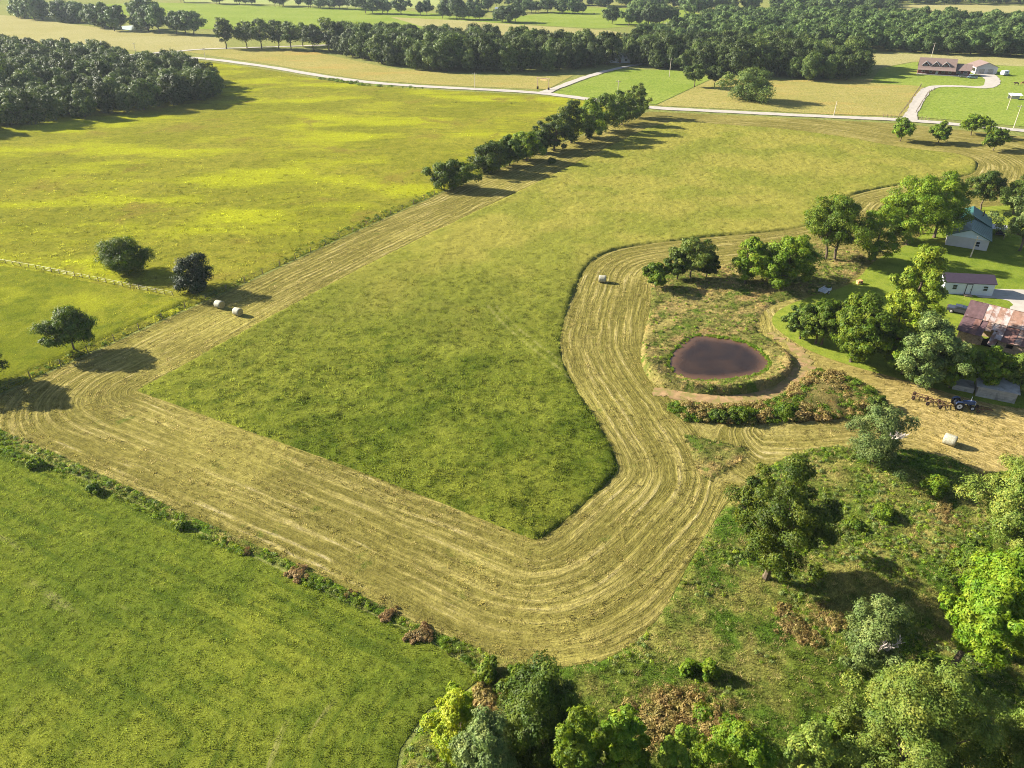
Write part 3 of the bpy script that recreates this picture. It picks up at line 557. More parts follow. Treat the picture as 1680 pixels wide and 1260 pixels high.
bush = [(1127, 1106, 1076, 30, 'bright', 'small bright round shrub of a pair in the rough pasture'), (1163, 1111, 1073, 36, 'bright', 'slightly taller bright shrub on a pale stem, one of a pair'), (1532, 812, 770, 42, 'mid', 'bushy green shrub in the shadow of the greyish dying tree'), (1448, 852, 826, 46, 'mid', 'low spreading shrub in the middle of the rough pasture'),
        (1400, 868, 850, 34, 'mid', 'small low shrub beside the spreading one in the rough pasture'), (1215, 688, 662, 46, 'mid', 'green bush on the weed bank below the pond track'), (1290, 680, 655, 42, 'mid', 'round green bush on the weed bank beside brown weeds'), (1180, 690, 668, 30, 'fence', 'dark bush at the lower end of the weed bank'), (1440, 668, 640, 30, 'fence', 'dark bush where the weed bank meets the mown yard'),
        (800, 1112, 1080, 44, 'weed', 'leafy green bush at the curve of the mown hay'), (850, 1118, 1092, 40, 'mid', 'dark leafy bush tucked under the mown hay curve'), (155, 806, 788, 24, 'mid', 'dark green bush in the weedy field border near the bright weeds'), (300, 866, 852, 20, 'weed', 'bright bush in the weedy field border'), (905, 268, 256, 16, 'fence', 'low bush under the fence-row trees'), (60, 765, 746, 24, 'weed', 'dusky bush at the hay strip end of the weedy border')]
for i, (a, b, c, d, st, lb) in enumerate(bush):
    plant_tree('shrub', lb, a, b, c, d, st, 150+i, cat='shrub', hk=.7, zbf=.02, n=34, nleaf=150, ls=.16, stems=2, cr=.3, nlimb=5, irregular=.5)
for i, (a, b, c, d, st, lb) in enumerate([(490, 942, 922, 46, 'red', 'largest rusty red weed clump in the field border'), (405, 906, 894, 20, 'red', 'smallest rusty red weed clump in the field border'), (574, 976, 960, 24, 'red', 'small rusty red weed clump between two larger ones'), (636, 1010, 994, 34, 'red', 'rusty red weed clump second from the hay curve'), (692, 1042, 1020, 56, 'red', 'wide rusty red weed clump closest to the hay curve'),
                                        (1340, 640, 612, 60, 'brown', 'dry brown weed clump on the pond track bank'), (1390, 655, 622, 70, 'brown', 'largest dry brown weed mass on the weed bank'), (1330, 672, 645, 50, 'brown', 'low dry brown weed clump on the weed bank edge'), (1090, 1180, 1135, 110, 'brown', 'broad dry brown weed mass beside the narrow bright tree'), (1170, 1195, 1140, 90, 'brown', 'tall dry brown weed mass above the yellow-green mound'),
                                        (800, 1160, 1118, 60, 'brown', 'tan dry weeds behind the yellow-green bush'), (1545, 845, 822, 40, 'brown', 'dry brown weeds beside the bushy green shrub'), (1300, 1030, 1008, 60, 'brown', 'low orange-brown weeds before the oak shadow'), (1365, 1020, 995, 40, 'brown', 'orange-brown weeds beside the shrub tree with dead branches')]):
    plant_tree('weed_clump', lb, a, b, c, d*(.62 if st == 'red' else 1), st, 180+i, cat='weeds', hk=.25, wk=1.0, zbf=.0, n=60, nleaf=90, ls=.12, stems=2, cr=.2, nlimb=8, aspect=3.4, irregular=.9)

# --- woods: every tree its own object, a few grown models shared
def grow(style, seeds, **k):
    out = []
    for s_ in seeds:
        r_ = np.random.default_rng(s_); H = r_.uniform(11.5, 13.5); Rc = r_.uniform(5.4, 7.0)
        out.append(tree_meshes(s_, H, Rc, style, zbf=k.get('zbf', .18), n=k.get('n', 34), nleaf=k.get('nleaf', 95), ls=k.get('ls', .62), r0=.3, irregular=.6, cr=.27, nlimb=6, flat=.85)[:2])
    return out
def darts(poly, dmin, n, seed, keep=None):
    rng = np.random.default_rng(seed); lo, hi = poly.min(0), poly.max(0); P = np.zeros((0, 2))
    cand = rng.uniform(lo, hi, (n*60, 2)); cand = cand[inside(cand, poly)]
    if keep is not None: cand = cand[keep(cand)]
    for c in cand:
        if len(P) >= n: break
        if len(P) == 0 or ((P-c)**2).sum(1).min() > dmin*dmin: P = np.vstack([P, c])
    return P
def wood(name, label, group, pts, models, seed, hs=(.85, 1.2)):
    rng = np.random.default_rng(seed)
    for x, y in pts:
        tm, cm = models[rng.integers(len(models))]; s_ = rng.uniform(hs[0]*.82, hs[1]*1.06)
        t = thing(name, label, 'tree', (x, y, 0), rng.uniform(0, 6.28), group); t.scale = (s_*rng.uniform(.75, 1.15),)*2+(s_*rng.uniform(.9, 1.12),)
        link('trunk', tm, t); link('crown', cm, t)
W1 = grow('wood', range(300, 309), zbf=.04, n=40, nleaf=120, ls=.55); W2 = grow('far', range(320, 327), ls=.75, nleaf=85, zbf=.08); W3 = grow('far', range(330, 334), ls=.7, nleaf=90, zbf=.2)
def frame(P, m=60): px, py = to_px(P[:, 0], P[:, 1]); return (px > -m) & (px < 1680+m)
LW = G([(-330, 268), (-150, 238), (0, 214), (100, 200), (220, 184), (300, 172), (372, 158), (366, 148), (310, 132), (240, 116), (100, 98), (0, 90), (-150, 84), (-330, 80)])
MW = G([(545, 88), (600, 98), (640, 108), (700, 116), (770, 119), (860, 119), (935, 115), (985, 110), (1000, 104), (930, 92), (800, 84), (700, 76), (560, 72)])
MW2 = G([(1030, 104), (1060, 112), (1110, 116), (1190, 122), (1290, 128), (1350, 136), (1395, 134), (1418, 120), (1400, 108), (1330, 98), (1200, 90), (1080, 88), (1000, 94)])
RW = G([(1385, 84), (1500, 87), (1680, 95), (1760, 98), (1760, 52), (1680, 50), (1580, 50), (1480, 44), (1400, 40), (1300, 34), (1180, 40), (1120, 58), (1060, 74), (1040, 84), (1180, 84), (1290, 90)])
RW2 = G([(1290, 22), (1420, 24), (1470, 26), (1455, 8), (1700, 8), (1700, -4), (1300, -4)])
REST = []
def split_wood(poly, edge, dmin, n, seed, hs, lab_edge, lab_in, group, deep):
    """single trees down to `deep` metres behind the wood's near edge; what stands behind joins the one far mass"""
    P = darts(poly, dmin, n, seed, lambda Q: frame(Q, 80)); d, _ = seg_near(P, G(edge), False)
    wood('woodland_tree', lab_edge, group+', edge', P[d < 9], W1, seed+1, hs); wood('woodland_tree', lab_in, group, P[(d >= 9) & (d < deep)], W1, seed+2, hs)
    q = P[d >= deep]; REST.append(np.column_stack([q, np.full(len(q), 0), np.random.default_rng(seed).uniform(*hs, len(q))]))
split_wood(LW, [(-330, 268), (-150, 238), (0, 214), (100, 200), (220, 184), (300, 172), (372, 158)], 6.9, 300, 1, (.75, 1.05), 'broadleaf edge tree shading the yellow-flowered meadow from the dense dark wood', 'broadleaf tree deep in the dense dark wood beside the yellow-flowered meadow', 'trees of the wood beside the flower meadow', 75)
split_wood(MW, [(545, 88), (600, 98), (640, 108), (700, 116), (770, 119), (860, 119), (935, 115), (985, 110)], 8.0, 150, 3, (.95, 1.3), 'tall edge tree of the long wood along the dry hay field', 'tall tree behind the edge of the long wood at the dry hay field', 'trees of the long wood behind the hay field', 25)
split_wood(MW2, [(1030, 104), (1060, 112), (1110, 116), (1190, 122), (1290, 128), (1350, 136), (1395, 134)], 8.2, 150, 5, (.95, 1.25), 'tall edge tree of the wood behind the entrance lawn and thicket', 'tall tree deep in the wood behind the entrance lawn', 'trees of the wood behind the entrance lawn', 25)
for i, (a, b, c, d) in enumerate([(372, 80, 28, 34), (405, 79, 34, 38), (430, 80, 30, 38), (458, 80, 32, 40), (478, 82, 34, 32), (515, 84, 40, 42), (497, 76, 36, 38), (540, 82, 28, 42)]):
    plant_tree('grove_tree', ['leaning tree at the lane end of the open grove', 'trunk-showing tree second from the lane end of the open grove', 'tree in the open grove, third from its lane end', 'broad tree in the middle of the open grove', 'slim tree beside the gap in the open grove', 'round tree standing forward of the gap in the open grove', 'tree behind the gap in the open grove', 'tall tree where the open grove meets the long wood'][i], a, b, c, d, 'wood', 340+i, group='open grove at the end of the long wood', wk=1.1, zbf=.24, n=34, nleaf=110, ls=.6)
for poly, dm, n_, sd, hs in ((RW, 9.6, 330, 7, (.9, 1.3)), (RW2, 14.0, 140, 9, (.9, 1.35))):
    q = darts(poly, dm, n_, sd, lambda Q: frame(Q, 60)); REST.append(np.column_stack([q, np.full(len(q), 9), np.random.default_rng(sd).uniform(*hs, len(q))]))
def line(pts, n, seed, jit): 
    rng = np.random.default_rng(seed); P = G(pts); t = rng.random(n)*(len(P)-1); i = t.astype(int); f = (t-i)[:, None]
    return P[i]*(1-f)+P[i+1]*f+rng.normal(size=(n, 2))*jit
wood('hedgerow_tree', 'dusky tree of the hedgerow at the tan hay field end', 'hedgerow trees by the distant hay field', line([(15, 24), (60, 32), (120, 37), (185, 46)], 20, 21, 5), W2, 22, (1.1, 1.5))
wood('hedgerow_tree', 'tree standing around the small bright far pond', 'trees round the far pond', np.vstack([G([(188, 51), (200, 50), (245, 52), (262, 54), (290, 56), (305, 56), (318, 57), (250, 47), (232, 50)]), G([(225, 34), (240, 36), (252, 35)])]), W3, 24, (1.2, 1.6))
wood('hedgerow_tree', 'tree in the broken hedgerow across the far pastures', 'trees of the far broken hedgerow', np.vstack([line([(300, 4), (450, 10), (530, 14), (575, 16)], 26, 25, 4), G([(600, 22), (612, 23), (628, 22), (636, 23), (658, 24), (690, 25), (700, 24), (736, 24), (742, 25)])]), W3, 26, (.95, 1.3))
wood('farmstead_tree', 'tree sheltering the distant grey-roofed farm building', 'trees round the distant farm building', np.vstack([line([(740, 30), (790, 32)], 8, 27, 6), line([(765, 18), (800, 18)], 6, 28, 6), line([(828, 36), (858, 38)], 7, 29, 5), line([(815, 10), (860, 14)], 6, 30, 8), line([(860, 20), (950, 22)], 14, 31, 6)]), W3, 32, (.8, 1.2))
wood('hedgerow_tree', 'tree of the dark clump in the bright far pasture', 'clump trees in the bright far pasture', np.vstack([line([(1012, 42), (1115, 40)], 12, 33, 8), line([(1045, 26), (1065, 28)], 5, 34, 5), line([(1130, 24), (1150, 26)], 5, 35, 4)]), W3, 36, (1.0, 1.4))
wood('hedgerow_tree', 'tree of the farthest hazy hedgerow along the skyline fields', 'farthest hedgerow trees', np.vstack([line([(955, 8), (1060, 12), (1180, 14), (1300, 16)], 34, 37, 8), line([(0, -4), (300, -6), (700, -10), (960, -4)], 36, 38, 14)]), W2, 40, (1.1, 1.6))

# ------------------------------------------------------------------ buildings
M_WHITE = plain('white_paint', rgb(200, 202, 208, .9), .6, .06, 1.0)
M_WALLGREY = plain('grey_siding', rgb(176, 172, 172), .7, .08, 1.2)
M_GABLE = plain('pale_blue_gable', rgb(186, 198, 208), .7, .06, 1.0)
M_BROWNROOF = plain('brown_shingles', rgb(112, 96, 90), .85, .15, 2.5, .1, bump=.03)
M_DARKROOF = plain('dark_plum_shingles', rgb(56, 48, 60), .8, .12, 2.0, .15)
M_TEAL = plain('green_metal_roof', rgb(36, 78, 70), .42, .18, .9, .5, second=rgb(58, 98, 92), sfac=(.55, .75), sscale=.5)
M_LOG = plain('brown_log_wall', rgb(92, 58, 48), .8, .2, 2.0, .1)
M_GLASS = plain('dark_window_glass', rgb(34, 40, 48), .12, .1, 1.0, .5)
M_CONC = plain('weathered_concrete', rgb(150, 146, 140), .9, .18, 1.4, .1, second=rgb(112, 108, 104), sfac=(.5, .7))
M_WOOD = plain('weathered_boards', rgb(150, 128, 108), .9, .3, 3.0, .1, second=rgb(104, 82, 66), sfac=(.5, .7), sscale=1.2)
M_RUSTS = [plain('rusty_roof_sheet', rgb(122, 94, 80), .75, .3, 1.2, .2, obj=False, second=rgb(154, 138, 128), sfac=(.45, .65), sscale=.8), plain('red_rust_sheet', rgb(98, 70, 64), .8, .25, 1.4, .2, obj=False, second=rgb(124, 96, 86), sfac=(.5, .68), sscale=.7),
           plain('pale_galvanised_sheet', rgb(148, 138, 134), .6, .25, 1.2, .3, obj=False, second=rgb(120, 92, 80), sfac=(.44, .6), sscale=.9), plain('dark_rust_sheet', rgb(84, 64, 66), .8, .25, 1.4, .2, obj=False, second=rgb(128, 116, 120), sfac=(.58, .7), sscale=1.0)]
M_RUSTIRON = plain('rusty_iron', rgb(84, 60, 44), .8, .3, 5.0, .2)
M_BLACK = plain('black_rubber', rgb(30, 30, 30), .7, .15, 4.0, .2)
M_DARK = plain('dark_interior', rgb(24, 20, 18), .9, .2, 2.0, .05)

def gable_block(parent, x0, x1, y0, y1, ze, zr, mw_, mr, along='x', over=.4, roofname='roof', m_gable=None, th=.14):
    """walls with two gables and a two-slope roof; ridge along x or y"""
    mb = MB()
    if along == 'x':
        ym = (y0+y1)/2; mb.prism([(y0, 0), (y1, 0), (y1, ze), (ym, zr), (y0, ze)], x0, x1)
        mb.obj('wall', mw_, parent); k = (zr-ze)/(ym-y0); r = MB(); up = .03
        for sg, ye in ((-1, y0), (1, y1)):
            e = ye+sg*over; q = [(x0-over, e, ze-k*over+up), (x1+over, e, ze-k*over+up), (x1+over, ym, zr+up), (x0-over, ym, zr+up)]
            if sg > 0: q = q[::-1]
            r.slab([(a, b, c+th) for a, b, c in q], th)
        return r.obj(roofname, mr, parent)
    xm = (x0+x1)/2; prof = [(x0, 0), (x1, 0), (x1, ze), (xm, zr), (x0, ze)]; n_ = 5
    V = [(x, y0, z) for x, z in prof]+[(x, y1, z) for x, z in prof]
    mb.add(V, [(i, (i+1) % n_, n_+(i+1) % n_, n_+i)[::-1] for i in range(n_)]+[tuple(range(n_)), tuple(range(n_, 2*n_))[::-1]]); mb.obj('wall', mw_, parent)
    if m_gable is not None:
        MB().add([(x0+.05, y0-.05, ze-.05), (x1-.05, y0-.05, ze-.05), (xm, y0-.05, zr-.06), (x0+.05, y0-.01, ze-.05), (x1-.05, y0-.01, ze-.05), (xm, y0-.01, zr-.06)], [(0, 1, 2), (5, 4, 3), (0, 3, 4, 1), (1, 4, 5, 2), (2, 5, 3, 0)]).obj('gable_panel', m_gable, parent)
    k = (zr-ze)/(xm-x0); r = MB(); up = .03
    for sg, xe in ((-1, x0), (1, x1)):
        e = xe+sg*over; q = [(e, y0-over, ze-k*over+up), (xm, y0-over, zr+up), (xm, y1+over, zr+up), (e, y1+over, ze-k*over+up)]
        if sg > 0: q = q[::-1]
        r.slab([(a, b, c+th) for a, b, c in q], th)
    return r.obj(roofname, mr, parent)
def window(parent, x, y, z, w, h, face='-y', name='window', mf=None):
    """frame proud of the wall with a recessed pane"""
    t = .07; fr = MB()
    for a, b, c, d in ((-w/2-t, w/2+t, -t, 0), (-w/2-t, w/2+t, h, h+t), (-w/2-t, -w/2, 0, h), (w/2, w/2+t, 0, h), (-w/2, w/2, h/2-.03, h/2+.03)): fr.box(x+a, x+b, y-.09, y-.005, z+c, z+d)
    f = fr.obj(name, mf or M_WHITE, parent); MB().box(x-w/2, x+w/2, y-.04, y-.006, z, z+h).obj('pane', M_GLASS, f); return f
def door(parent, x, y, z, w, h, mat, frame=None):
    d = MB().box(x-w/2, x+w/2, y-.06, y-.006, z, z+h).obj('door', mat, parent, bevel=.01)
    fr = MB(); t = .09
    for a, b, c, e in ((-w/2-t, -w/2-.003, 0, h+t), (w/2+.003, w/2+t, 0, h+t), (-w/2-.003, w/2+.003, h+.003, h+t)): fr.box(x+a, x+b, y-.1, y-.005, z+c, z+e)
    fr.obj('frame', frame or M_WHITE, d); MB().tube([(x+w/2-.12, y-.06, z+1), (x+w/2-.12, y-.13, z+1)], .04, 6).obj('handle', M_BLACK, d); return d

# white shed
p0 = g(1545, 482); t = thing('shed', 'long white shed with dark plum roof and central door on the gravel drive', 'shed', (p0[0], p0[1], .08), radians(-8)); L = 9.3
gable_block(t, 0, L, 0, 4.2, 2.5, 3.5, M_WHITE, M_DARKROOF, over=.25)
for wx in (2.0, L-1.6): window(t, wx, 0, 1.05, .8, .95, mf=M_GABLE)
door(t, L*.5, 0, .2, .95, 2.0, M_WHITE, M_DARKROOF)
MB().box(L*.5-.7, L*.5+.7, -1.0, -.01, 0, .18).obj('step', M_WOOD, t)
for k in range(11): MB().box(.02, L-.02, -.018, -.003, .25+k*.2, .262+k*.2).obj('siding_joint', M_GABLE, t)
# green-roofed house
p0 = g(1550, 402); t = thing('house', 'low grey house with green metal gable roof shaded by big trees', 'house', (p0[0], p0[1], .05), radians(-29.5))
gable_block(t, 0, 8.4, 0, 9.4, 2.5, 4.3, M_WALLGREY, M_TEAL, 'y', .45, m_gable=M_GABLE)
gable_block(t, .15, 8.25, 9.95, 17.5, 2.75, 4.75, M_WALLGREY, M_TEAL, 'y', .45, 'rear_roof')
window(t, 6.2, 0, .75, 1.0, 1.1)
MB().tube([(6.5, 14.5, 3.6), (6.5, 14.5, 5.0)], .14, 8).obj('stove_pipe', M_DARK, t)
for k in range(1, 9):                                   # standing seams of the metal roof
    for x0_, x1_ in ((-.45, 4.2), (8.85, 4.2)):
        z0_ = 2.5-.45*(1.8/4.2)+.18; MB().slab([(x0_, k*1.05-.02, z0_+.03), (x0_, k*1.05+.02, z0_+.03), (x1_, k*1.05+.02, 4.5), (x1_, k*1.05-.02, 4.5)][::1 if x0_ > 4 else -1], .03).obj('roof_seam', M_TEAL, t)
MB().box(8.5, 12.0, 10.5, 14.5, 2.2, 2.3).obj('carport_roof', M_WALLGREY, t)
for x_, y_ in ((11.8, 10.7), (11.8, 14.3)): MB().box(x_-.06, x_+.06, y_-.06, y_+.06, 0, 2.2).obj('post', M_WOOD, t)
# rusty barn with lean-to
p0 = np.array([82.2, 120.4]); t = thing('barn', 'old barn with rusted metal roof sheets and a broken lean-to', 'barn', (p0[0], p0[1], .05), radians(-39)); rr = np.random.default_rng(5)
MB().prism([(-2.2, 0), (3.0, 0), (3.0, 2.6), (0, 4.9), (-2.2, 3.0)], .2, 9.4).obj('wall', M_WOOD, t)
for i in range(10):
    x0_ = i*.96-.1; j = rr.normal(size=4)*.03; mt = M_RUSTS[[3, 3, 3, 2, 2, 0, 2, 0, 0, 2][i]]
    MB().slab([(x0_, -2.5, 3.0+j[0]), (x0_+.98, -2.5, 3.0+j[1]), (x0_+.98, .05, 5.15+j[2]), (x0_, .05, 5.15+j[3])], .03).obj('roof_sheet', mt, t)
    MB().slab([(x0_, 0.0, 5.2), (x0_+.98, 0.0, 5.2), (x0_+.98, 3.3, 2.65), (x0_, 3.3, 2.65)], .03).obj('roof_sheet', M_RUSTS[i % 4], t)
lean = MB(); 
for x0_, x1_, h_ in ((.3, 3.9, 1.75), (6.4, 7.7, 1.8), (8.7, 11.2, 1.8), (12.3, 16.5, 1.8)): lean.box(x0_, x1_, -6.65, -6.5, 0, h_)
lean.box(7.7, 8.7, -6.65, -6.5, 0, .8); lean.box(11.2, 12.3, -6.65, -6.5, 0, .45); lean.box(7.7, 12.3, -6.648, -6.502, 1.5, 1.78); lean.box(16.4, 16.5, -6.5, -2.3, 0, 2.3)
lean.obj('lean_to_wall', M_WOOD, t)
for i in range(46):                                     # boards of the wall
    x_ = .35+i*.35
    if 3.9 < x_ < 6.4 or 7.62 < x_ < 8.72 or 11.1 < x_ < 12.32: continue
    MB().box(x_, x_+.3, -6.72-rr.random()*.03, -6.655, .02+rr.random()*.12, 1.72+rr.random()*.05).obj('plank', M_WOOD, t)
MB().box(.3, 16.4, -6.2, -6.15, 0.02, 1.3).obj('dark_interior', M_DARK, t)  # near-black board behind the openings, shade inside the lean-to given as colour
for i in range(17):
    x0_ = i*.97-.1; j = rr.normal(size=4)*.04; ye = -7.0
    if i in (4, 5): ye = -5.0 if i == 4 else -4.4
    if i == 6: j += np.array([.25, .1, 0, 0])
    mt = M_RUSTS[[3, 3, 1, 3, 0, 2, 2, 1, 1, 0, 1, 1, 1, 0, 1, 1, 1][i]]
    MB().slab([(x0_, ye, 1.85+(ye+7)*.22+j[0]), (x0_+1.0, ye, 1.85+(ye+7)*.22+j[1]), (x0_+1.0, -2.3, 2.9+j[2]), (x0_, -2.3, 2.9+j[3])], .03).obj('lean_to_sheet', mt, t)
MB().slab([(5.0, -7.2, .9), (6.1, -7.4, .7), (6.5, -5.0, 2.3), (5.2, -4.8, 2.5)], .03).obj('fallen_sheet', M_RUSTS[2], t)
# grey block shed in the shade
p0 = g(1600, 650); t = thing('block_shed', 'low grey block shed in deep tree shade behind the tractor', 'shed', (p0[0], p0[1], .02), radians(-26))
MB().box(0, 5.2, 0, 3.6, 0, 1.7).obj('wall', M_CONC, t); MB().slab([(-.3, -.15, 1.78), (5.5, -.15, 1.78), (5.5, 3.9, 2.15), (-.3, 3.9, 2.15)], .1).obj('roof', M_CONC, t)
for r_ in range(4):
    for c_ in range(7):
        w_ = .74; x_ = c_*w_+(.37 if r_ % 2 else 0)
        if x_+w_ > 5.3: continue
        MB().box(x_+.012, min(x_+w_, 5.19)-.012, -.04-rr.random()*.012, -.004, r_*.42+.012, r_*.42+.408).obj('block', M_CONC, t)
MB().box(-3.2, -.31, .6, 3.2, 0, .9).obj('low_annexe', M_CONC, t)
# homestead with three dormers
p0 = g(1505, 122); t = thing('farmhouse', 'long brown-roofed homestead with three gabled dormers and a front porch', 'house', (p0[0], p0[1], .1), radians(-25)); Lm, Lh = 17.0, 24.5
gable_block(t, 0, Lm, 1.8, 11.8, 2.8, 7.4, M_LOG, M_BROWNROOF, over=.5); gable_block(t, Lm+.02, Lh, 2.6, 10.6, 2.7, 5.2, M_LOG, M_BROWNROOF, over=.45, roofname='wing_roof')
MB().slab([(-.5, -.6, 2.35), (Lm+.5, -.6, 2.35), (Lm+.5, 2.2, 3.1), (-.5, 2.2, 3.1)], .14).obj('porch_roof', M_BROWNROOF, t)
MB().box(-.4, Lh, -.5, 2.5, 0, .3).obj('porch_floor', M_CONC, t)
for k in range(8): MB().box(.0+k*2.38, .18+k*2.38, -.3, -.12, .3, 2.25).obj('porch_post', M_LOG, t)
for k in range(3):
    xc = 3.0+k*4.7; w_ = 1.7; dm = MB(); y0_ = 3.0; z0_ = 3.9
    dm.prism([(y0_, z0_-.7), (y0_+4.5, z0_+1.2), (y0_+4.5, z0_+1.3), (y0_, z0_+.5)], xc-w_, xc+w_)
    dm.add([(xc-w_, y0_, z0_+.5), (xc+w_, y0_, z0_+.5), (xc, y0_, z0_+2.1), (xc-w_, y0_+3.6, z0_+.5), (xc+w_, y0_+3.6, z0_+.5), (xc, y0_+3.6, z0_+2.1)], [(0, 1, 2), (5, 4, 3), (0, 3, 4, 1), (1, 4, 5, 2), (2, 5, 3, 0)])
    d_ = dm.obj('dormer', M_LOG, t); r_ = MB()
    for sg in (-1, 1):
        q = [(xc+sg*(w_+.35), y0_-.45, z0_+.22), (xc+sg*(w_+.35), y0_+3.8, z0_+.22), (xc, y0_+3.8, z0_+2.2), (xc, y0_-.45, z0_+2.2)]
        r_.slab([(a, b, c+.14) for a, b, c in (q if sg > 0 else q[::-1])], .14)
    r_.obj('dormer_roof', M_BROWNROOF, d_)
    f_ = MB()
    for sg in (-1, 1):
        q = [(xc+sg*(w_+.3), y0_-.47, z0_+.2), (xc, y0_-.47, z0_+2.18), (xc, y0_-.47, z0_+2.45), (xc+sg*(w_+.3), y0_-.47, z0_+.47)]; f_.slab(q if sg > 0 else q[::-1], .06)
    f_.obj('barge_board', M_WHITE, d_); window(d_, xc, y0_, z0_-.3, 1.3, 1.1)
for wx in (2.5, 6.0, 12.0, 15.0): window(t, wx, 1.8, 1.1, 1.3, 1.2)
door(t, 9.0, 1.8, .32, 1.0, 2.1, M_WHITE)
for wx in (19.0, 22.2): window(t, wx, 2.6, 1.0, 1.6, 1.2)
p0 = g(1599, 121.5); t = thing('garage', 'pale gable-fronted garage with two doors beside the homestead', 'garage', (p0[0], p0[1], .22), radians(-9))
gable_block(t, 0, 10.6, 0, 12, 3.3, 5.4, M_WALLGREY, M_BROWNROOF, 'y', .5)
for wx in (3.0, 7.4): door(t, wx, 0, .05, 2.9, 2.3, M_CONC)
MB().slab([(-2.6, 1, 2.3), (-.05, 1, 2.6), (-.05, 6, 2.6), (-2.6, 6, 2.3)], .1).obj('side_awning', M_BROWNROOF, t)
for y_ in (1.2, 5.8): MB().box(-2.5, -2.38, y_-.06, y_+.06, 0, 2.2).obj('awning_post', M_WHITE, t)
# distant farm building and bits beyond
p0 = g(812, 24); t = thing('farm_building', 'distant low building with grey-blue roof among far trees', 'barn', (p0[0], p0[1], .1), radians(-6)); gable_block(t, 0, 20, 0, 10, 3.2, 6, M_WALLGREY, plain('slate_blue_roof', rgb(120, 128, 142), .5, .1), over=.5)
for wx in (4, 9, 15): window(t, wx, 0, 1.0, 1.6, 1.2)
p0 = g(1000, 103); t = thing('lodge', 'pale cottage half hidden in the wood at the entrance drive end', 'house', (p0[0], p0[1], .1), radians(-10)); gable_block(t, 0, 12, 0, 8, 2.8, 4.8, M_WHITE, M_WALLGREY, over=.5)
for wx in (2.5, 9.5): window(t, wx, 0, 1.0, 1.3, 1.2)
door(t, 6, 0, .1, 1, 2.1, M_LOG)
for i, (a, b) in enumerate([(1130, 98), (1092, 107)]):
    p0 = g(a, b); t = thing('outbuilding', ['white outbuilding glimpsed between trunks of the wood', 'pale low outbuilding behind the pair of pasture trees'][i], 'shed', (p0[0], p0[1], .1), radians(-12)); gable_block(t, 0, 9, 0, 6, 2.5, 3.8, M_WHITE, M_WALLGREY, over=.3); door(t, 4.5, 0, .05, 2.4, 2.1, M_CONC)

# ------------------------------------------------------------------ vehicles and machines
def wheel(parent, x, y, r, w, rimmat, name='wheel'):
    t_ = MB(); t_.tube([(x, y-w/2, r), (x, y-w*.38, r), (x, y+w*.38, r), (x, y+w/2, r)], [r*.86, r, r, r*.86], 20); o = t_.obj(name, M_BLACK, parent, smooth=False)
    MB().tube([(x, y-w/2-.02, r), (x, y+w/2+.02, r)], r*.58, 16).obj('rim', rimmat, o); MB().tube([(x, y-w/2-.05, r), (x, y+w/2+.05, r)], r*.18, 8).obj('hub', M_BLACK, o); return o
def car(label, px, py, rz, col, suv=True, z=.1, group=None):
    x, y = g(px, py); t = thing('car', label, 'car', (x, y, z), rz, group); pm = plain('car_paint', col, .25, .05, 1, .5)
    h = 1.7 if suv else 1.4
    body = MB().prism([(-2.25, .35), (2.25, .35), (2.3, .75), (2.1, .95), (1.0, 1.02), (-2.2, 1.02), (-2.3, .7)][::-1], -.88, .88)
    me = body.mesh('body', pm, bevel=.06); me.transform(__import__('mathutils').Matrix.Rotation(pi/2, 4, 'Z')); link('body', me, t)
    cab = MB().prism([(-2.1 if suv else -1.6, 1.0), (1.05, 1.0), (.35, h), (-1.9 if suv else -1.0, h)][::-1], -.78, .78); mc = cab.mesh('cabin', M_GLASS, bevel=.05); mc.transform(__import__('mathutils').Matrix.Rotation(pi/2, 4, 'Z')); c_ = link('cabin', mc, t)
    roof = MB().box(-.2, 1.85, -.76, .76, h-.02, h+.05) if suv else MB().box(-.25, 1.0, -.74, .74, h-.02, h+.05)
    rm = roof.mesh('roof', pm, bevel=.03); rm.transform(__import__('mathutils').Matrix.Rotation(pi, 4, 'Z')); link('roof', rm, t)
    for sx in (-1.4, 1.4):
        for sy in (-.82, .82): wheel(t, sx, sy, .36, .24, M_WALLGREY)
    for sy in (-.62, .62): MB().box(2.2, 2.33, sy-.18, sy+.18, .66, .82).obj('headlight', M_WHITE, t); MB().box(-2.33, -2.2, sy-.18, sy+.18, .72, .9).obj('tail_light', M_RUSTS[1], t)
    return t
car('blue-grey car parked before the homestead garage', 1595, 129, radians(-20), rgb(120, 140, 156), z=.15)
car('dark silver car parked at the homestead wing', 1580, 127.5, radians(150), rgb(74, 76, 84), z=.1)
car('dark old car parked at the barn end beside the white shed lawn', 1574, 514, radians(-35), rgb(48, 50, 60), False, z=.08)
car('dark car under the carport of the green-roofed house', 1640, 384, radians(60), rgb(40, 46, 56), z=.08)
